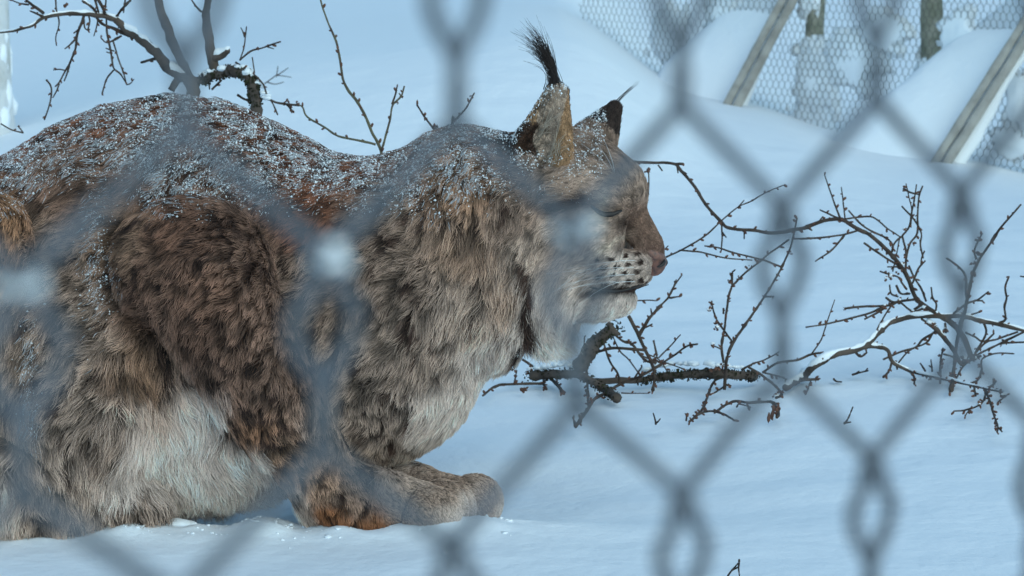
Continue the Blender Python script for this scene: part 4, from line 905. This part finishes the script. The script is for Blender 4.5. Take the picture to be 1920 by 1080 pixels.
for px in (1330, 1503, 1722, 1960):
    u_, z_ = px_to_fence(px, 60)
    beam('post', fpt(np.array(u_), np.array(-.2), -.05), fpt(np.array(u_ + .006), np.array(1.3), -.05), .034, .05, np.array([fnrm[0], fnrm[1], 0]), M_POST, wf, fo, .004, 40)
# snow plastered over the lower parts of the posts
mb = MB()
for q_, (px, py, rx, ry) in enumerate([(1503, 235, 34, 65), (1722, 210, 36, 105), (1330, 110, 34, 70), (1508, 92, 22, 20), (1960, 250, 40, 100), (1500, 10, 14, 26)]):
    plaster(mb, px, py, rx, ry, -.034, .026, 30 + q_)
tag(link('clinging_snow', mb.mesh('clinging_snow', fo), M_SNOWC, wf), kind='stuff')
# wedges of snow lying along the struts: solid drifts lofted from soft-edged sections
def drift(name, label, L0, R0, L1, R1, Db, Dt, thick):
    n, m = 34, 20; V = []
    for i in range(n):
        t = i / (n - 1); Lp = np.array(L0) + (np.array(L1) - L0) * t; Rp = np.array(R0) + (np.array(R1) - R0) * t; De = Db + (Dt - Db) * t
        a = unproj(Lp[0], Lp[1], np.array(De + .19)); b = unproj(Rp[0], Rp[1], np.array(De + .02)); c = (a + b) / 2; ex = (b - a) / 2
        vw = (c - CAM) / np.linalg.norm(c - CAM)
        for j in range(m):
            th = 2 * math.pi * j / m; cs, sn = math.cos(th), math.sin(th)
            cs = math.copysign(abs(cs) ** .8, cs); V.append(c + ex * cs - vw * sn * thick * (.7 + .3 * math.sin(3 * t + 1)))
    V = np.array(V); V += .012 * np.stack([vnoise(V * 7, 420), vnoise(V * 7, 421), vnoise(V * 7, 422)], -1) + .003 * np.stack([vnoise(V * 30, 423), vnoise(V * 30, 424), vnoise(V * 30, 425)], -1)
    i = np.arange(n - 1)[:, None] * m; j = np.arange(m)[None]; k = (j + 1) % m
    F = np.stack([i + j, i + k, i + m + k, i + m + j], -1).reshape(-1, 4)
    mb = MB(); mb.add(V, F); cap_ = np.array([[0, q, q + 1] for q in range(1, m - 1)]); mb.F.append(cap_[:, ::-1]); mb.F.append(cap_ + m * (n - 1))
    org = V.mean(0); o = link(name, mb.mesh(name, org), M_SNOW, None, org); o.data.materials[0] = M_SNOW
    return tag(o, label, kind='structure')
drift('snow_drift', 'narrow tongue of drifted snow lying along a leaning strut', (1195, 190), (1385, 240), (1480, -130), (1530, -110), 8.55, 8.66, .05)
drift('snow_drift', 'broad tongue of drifted snow lying along a leaning strut', (1505, 300), (1770, 370), (1990, -90), (2035, -60), 7.90, 8.0, .055)

# pale snow-plastered trunk at the edge of the clearing
tb_ = unproj(-80, 300, np.array(7.4)); to = np.array([tb_[0], tb_[1], gz1(tb_[0], tb_[1]) - .1]); tr = empty('tree', to); tag(tr, 'pale tree trunk plastered with snow, out of focus beyond the lynx rump', 'tree')
zz = np.linspace(0, 3.2, 40); Pt = np.stack([to[0] + .01 * np.sin(zz * 3), to[1] + 0 * zz, to[2] + zz], -1)
mb = MB(); n0 = len(zz); mb.tube(Pt, .1 * (1.22 - .12 * zz + .35 * np.exp(-zz * 6)) * (1 + .05 * vnoise(Pt * 9, 430)), 20)
me_ = mb.mesh('trunk', to); link('trunk', me_, M_TRUNK, tr)
mb = MB()
for i in range(260):
    z_ = 1.4 * RNG.random(); th = RNG.uniform(-math.pi, 0.4); r = .012 + .022 * RNG.random(); rr = .093 * (1.22 - .12 * z_ + .35 * math.exp(-z_ * 6))
    if vnoise(np.array([[th * 1.4, z_ * 6, 3.]]), 431)[0] < -.25: continue
    mb.blob(to + [rr * math.cos(th), rr * math.sin(th), z_], (r * .6, r * .6, r * 1.2), None, .3, ICO1)
tag(link('clinging_snow', mb.mesh('clinging_snow', to), M_SNOWC, tr), kind='stuff')
for (z0, th, L_) in ((2.1, -.3, .8), (2.4, 2.4, .9), (2.7, .9, .7), (2.9, -2.0, .7)):
    a = to + [0, 0, z0]; d_ = np.array([math.cos(th), math.sin(th), .7]); t_ = np.linspace(0, 1, 12)[:, None]
    mb = MB(); mb.tube(a + d_ * t_ * L_ + .03 * np.sin(t_ * 7), np.linspace(.04, .008, 12), 8); link('limb', mb.mesh('limb', to), M_TRUNK, tr)

# ------------------------------------------------------------------ near fence: interlocked chain-link wires, an arm's length from the lens
E3 = np.array([.03547672, .0037995, .0422255]); s3 = .04508281        # per mesh column (right, up, forward) and per half row
EW = AR * E3[0] + AU * E3[1] + AF * E3[2]
P0 = CAM + AR * .02704771 + AU * .00930009 + AF * .5
FN = np.cross(EW, [0, 0, 1.]); FN /= np.linalg.norm(FN)
def lat(c, r): return P0 + (np.asarray(c, float)[..., None] - 1.5) * EW - np.asarray(r, float)[..., None] * np.array([0, 0, s3])
cf0 = np.array([lat(np.array(3.), np.array(0.))[0], lat(np.array(3.), np.array(0.))[1], 0.]); cf = empty('chain_link_fence', cf0)
tag(cf, 'blurred grey chain-link fence standing between the viewer and the lynx', 'fence')
RWIRE = .00133
# one wire of the link, in lattice units over two half rows, hooked right at row 0 and left at row 1
def wire_path(c0, r_lo, r_hi):
    """zigzag wire: centre column c0+.25; meets its right neighbour at columns c0+.5 and its left neighbour at c0"""
    pts = []
    for r in range(r_lo, r_hi + 1):
        right = ((r + (1 if c0 % 1 else 0)) % 2 == 0) if False else (r % 2 == (0 if (2 * c0) % 2 == 0 else 1))
        k = c0 + (.5 if not right else 0)
        sgn = 1 if right else -1      # sgn=1: knot on the left end (column c0): wire arrives from the right, hooks past it to the left
        for (w_, o_, d_) in ((-.03, .012, -.6), (.06, -.05, .2), (.15, -.135, .8), (.25, -.115, .9), (.35, -.03, .5), (.40, .012, -.3), (.47, .02, -.9), (.54, .018, -.6), (.60, .048, -.3)):
            pts.append((k + sgn * o_, r + w_, sgn * d_))
    return np.array(pts)
r_lo, r_hi = -13, 15
for i in range(-14, 34):
    c0 = i * .5
    q = wire_path(c0, r_lo, r_hi); q = smooth_line(q, 4)
    P_ = lat(q[:, 0], q[:, 1]) + FN * (q[:, 2] * RWIRE * 1.05)[:, None]
    P_ = P_ + .0012 * np.stack([vnoise(P_ * 14, 440), vnoise(P_ * 14, 441), vnoise(P_ * 14, 442)], -1)
    P_ = P_[P_[:, 2] > -.03]
    if len(P_) < 4: continue
    mb = MB(); mb.tube(P_, np.full(len(P_), RWIRE), 8); link('wire', mb.mesh('wire', cf0), M_WIRE, cf)
# lumps of snow resting on three crossings
for (c, dy, lab) in ((-1, .0, 'blurred lump of snow on the fence crossing before the lynx haunch'), (0, .0, 'blurred lump of snow on the fence crossing before the lynx shoulder'), (1, .0, 'blurred lump of snow on the fence crossing before the lynx cheek')):
    p = lat(np.array(float(c)), np.array(.02)); mb = MB()
    for i in range(9): mb.blob(p + np.array([RNG.normal() * .0013, RNG.normal() * .0013, .001 + .002 * RNG.random()]) , (.0015, .0015, .0011), None, .2, ICO1)
    o = link('snow_lump', mb.mesh('snow_lump', p), M_SNOWC, None, p); tag(o, lab, 'snow')

print('script', round(time.time() - T0, 1))
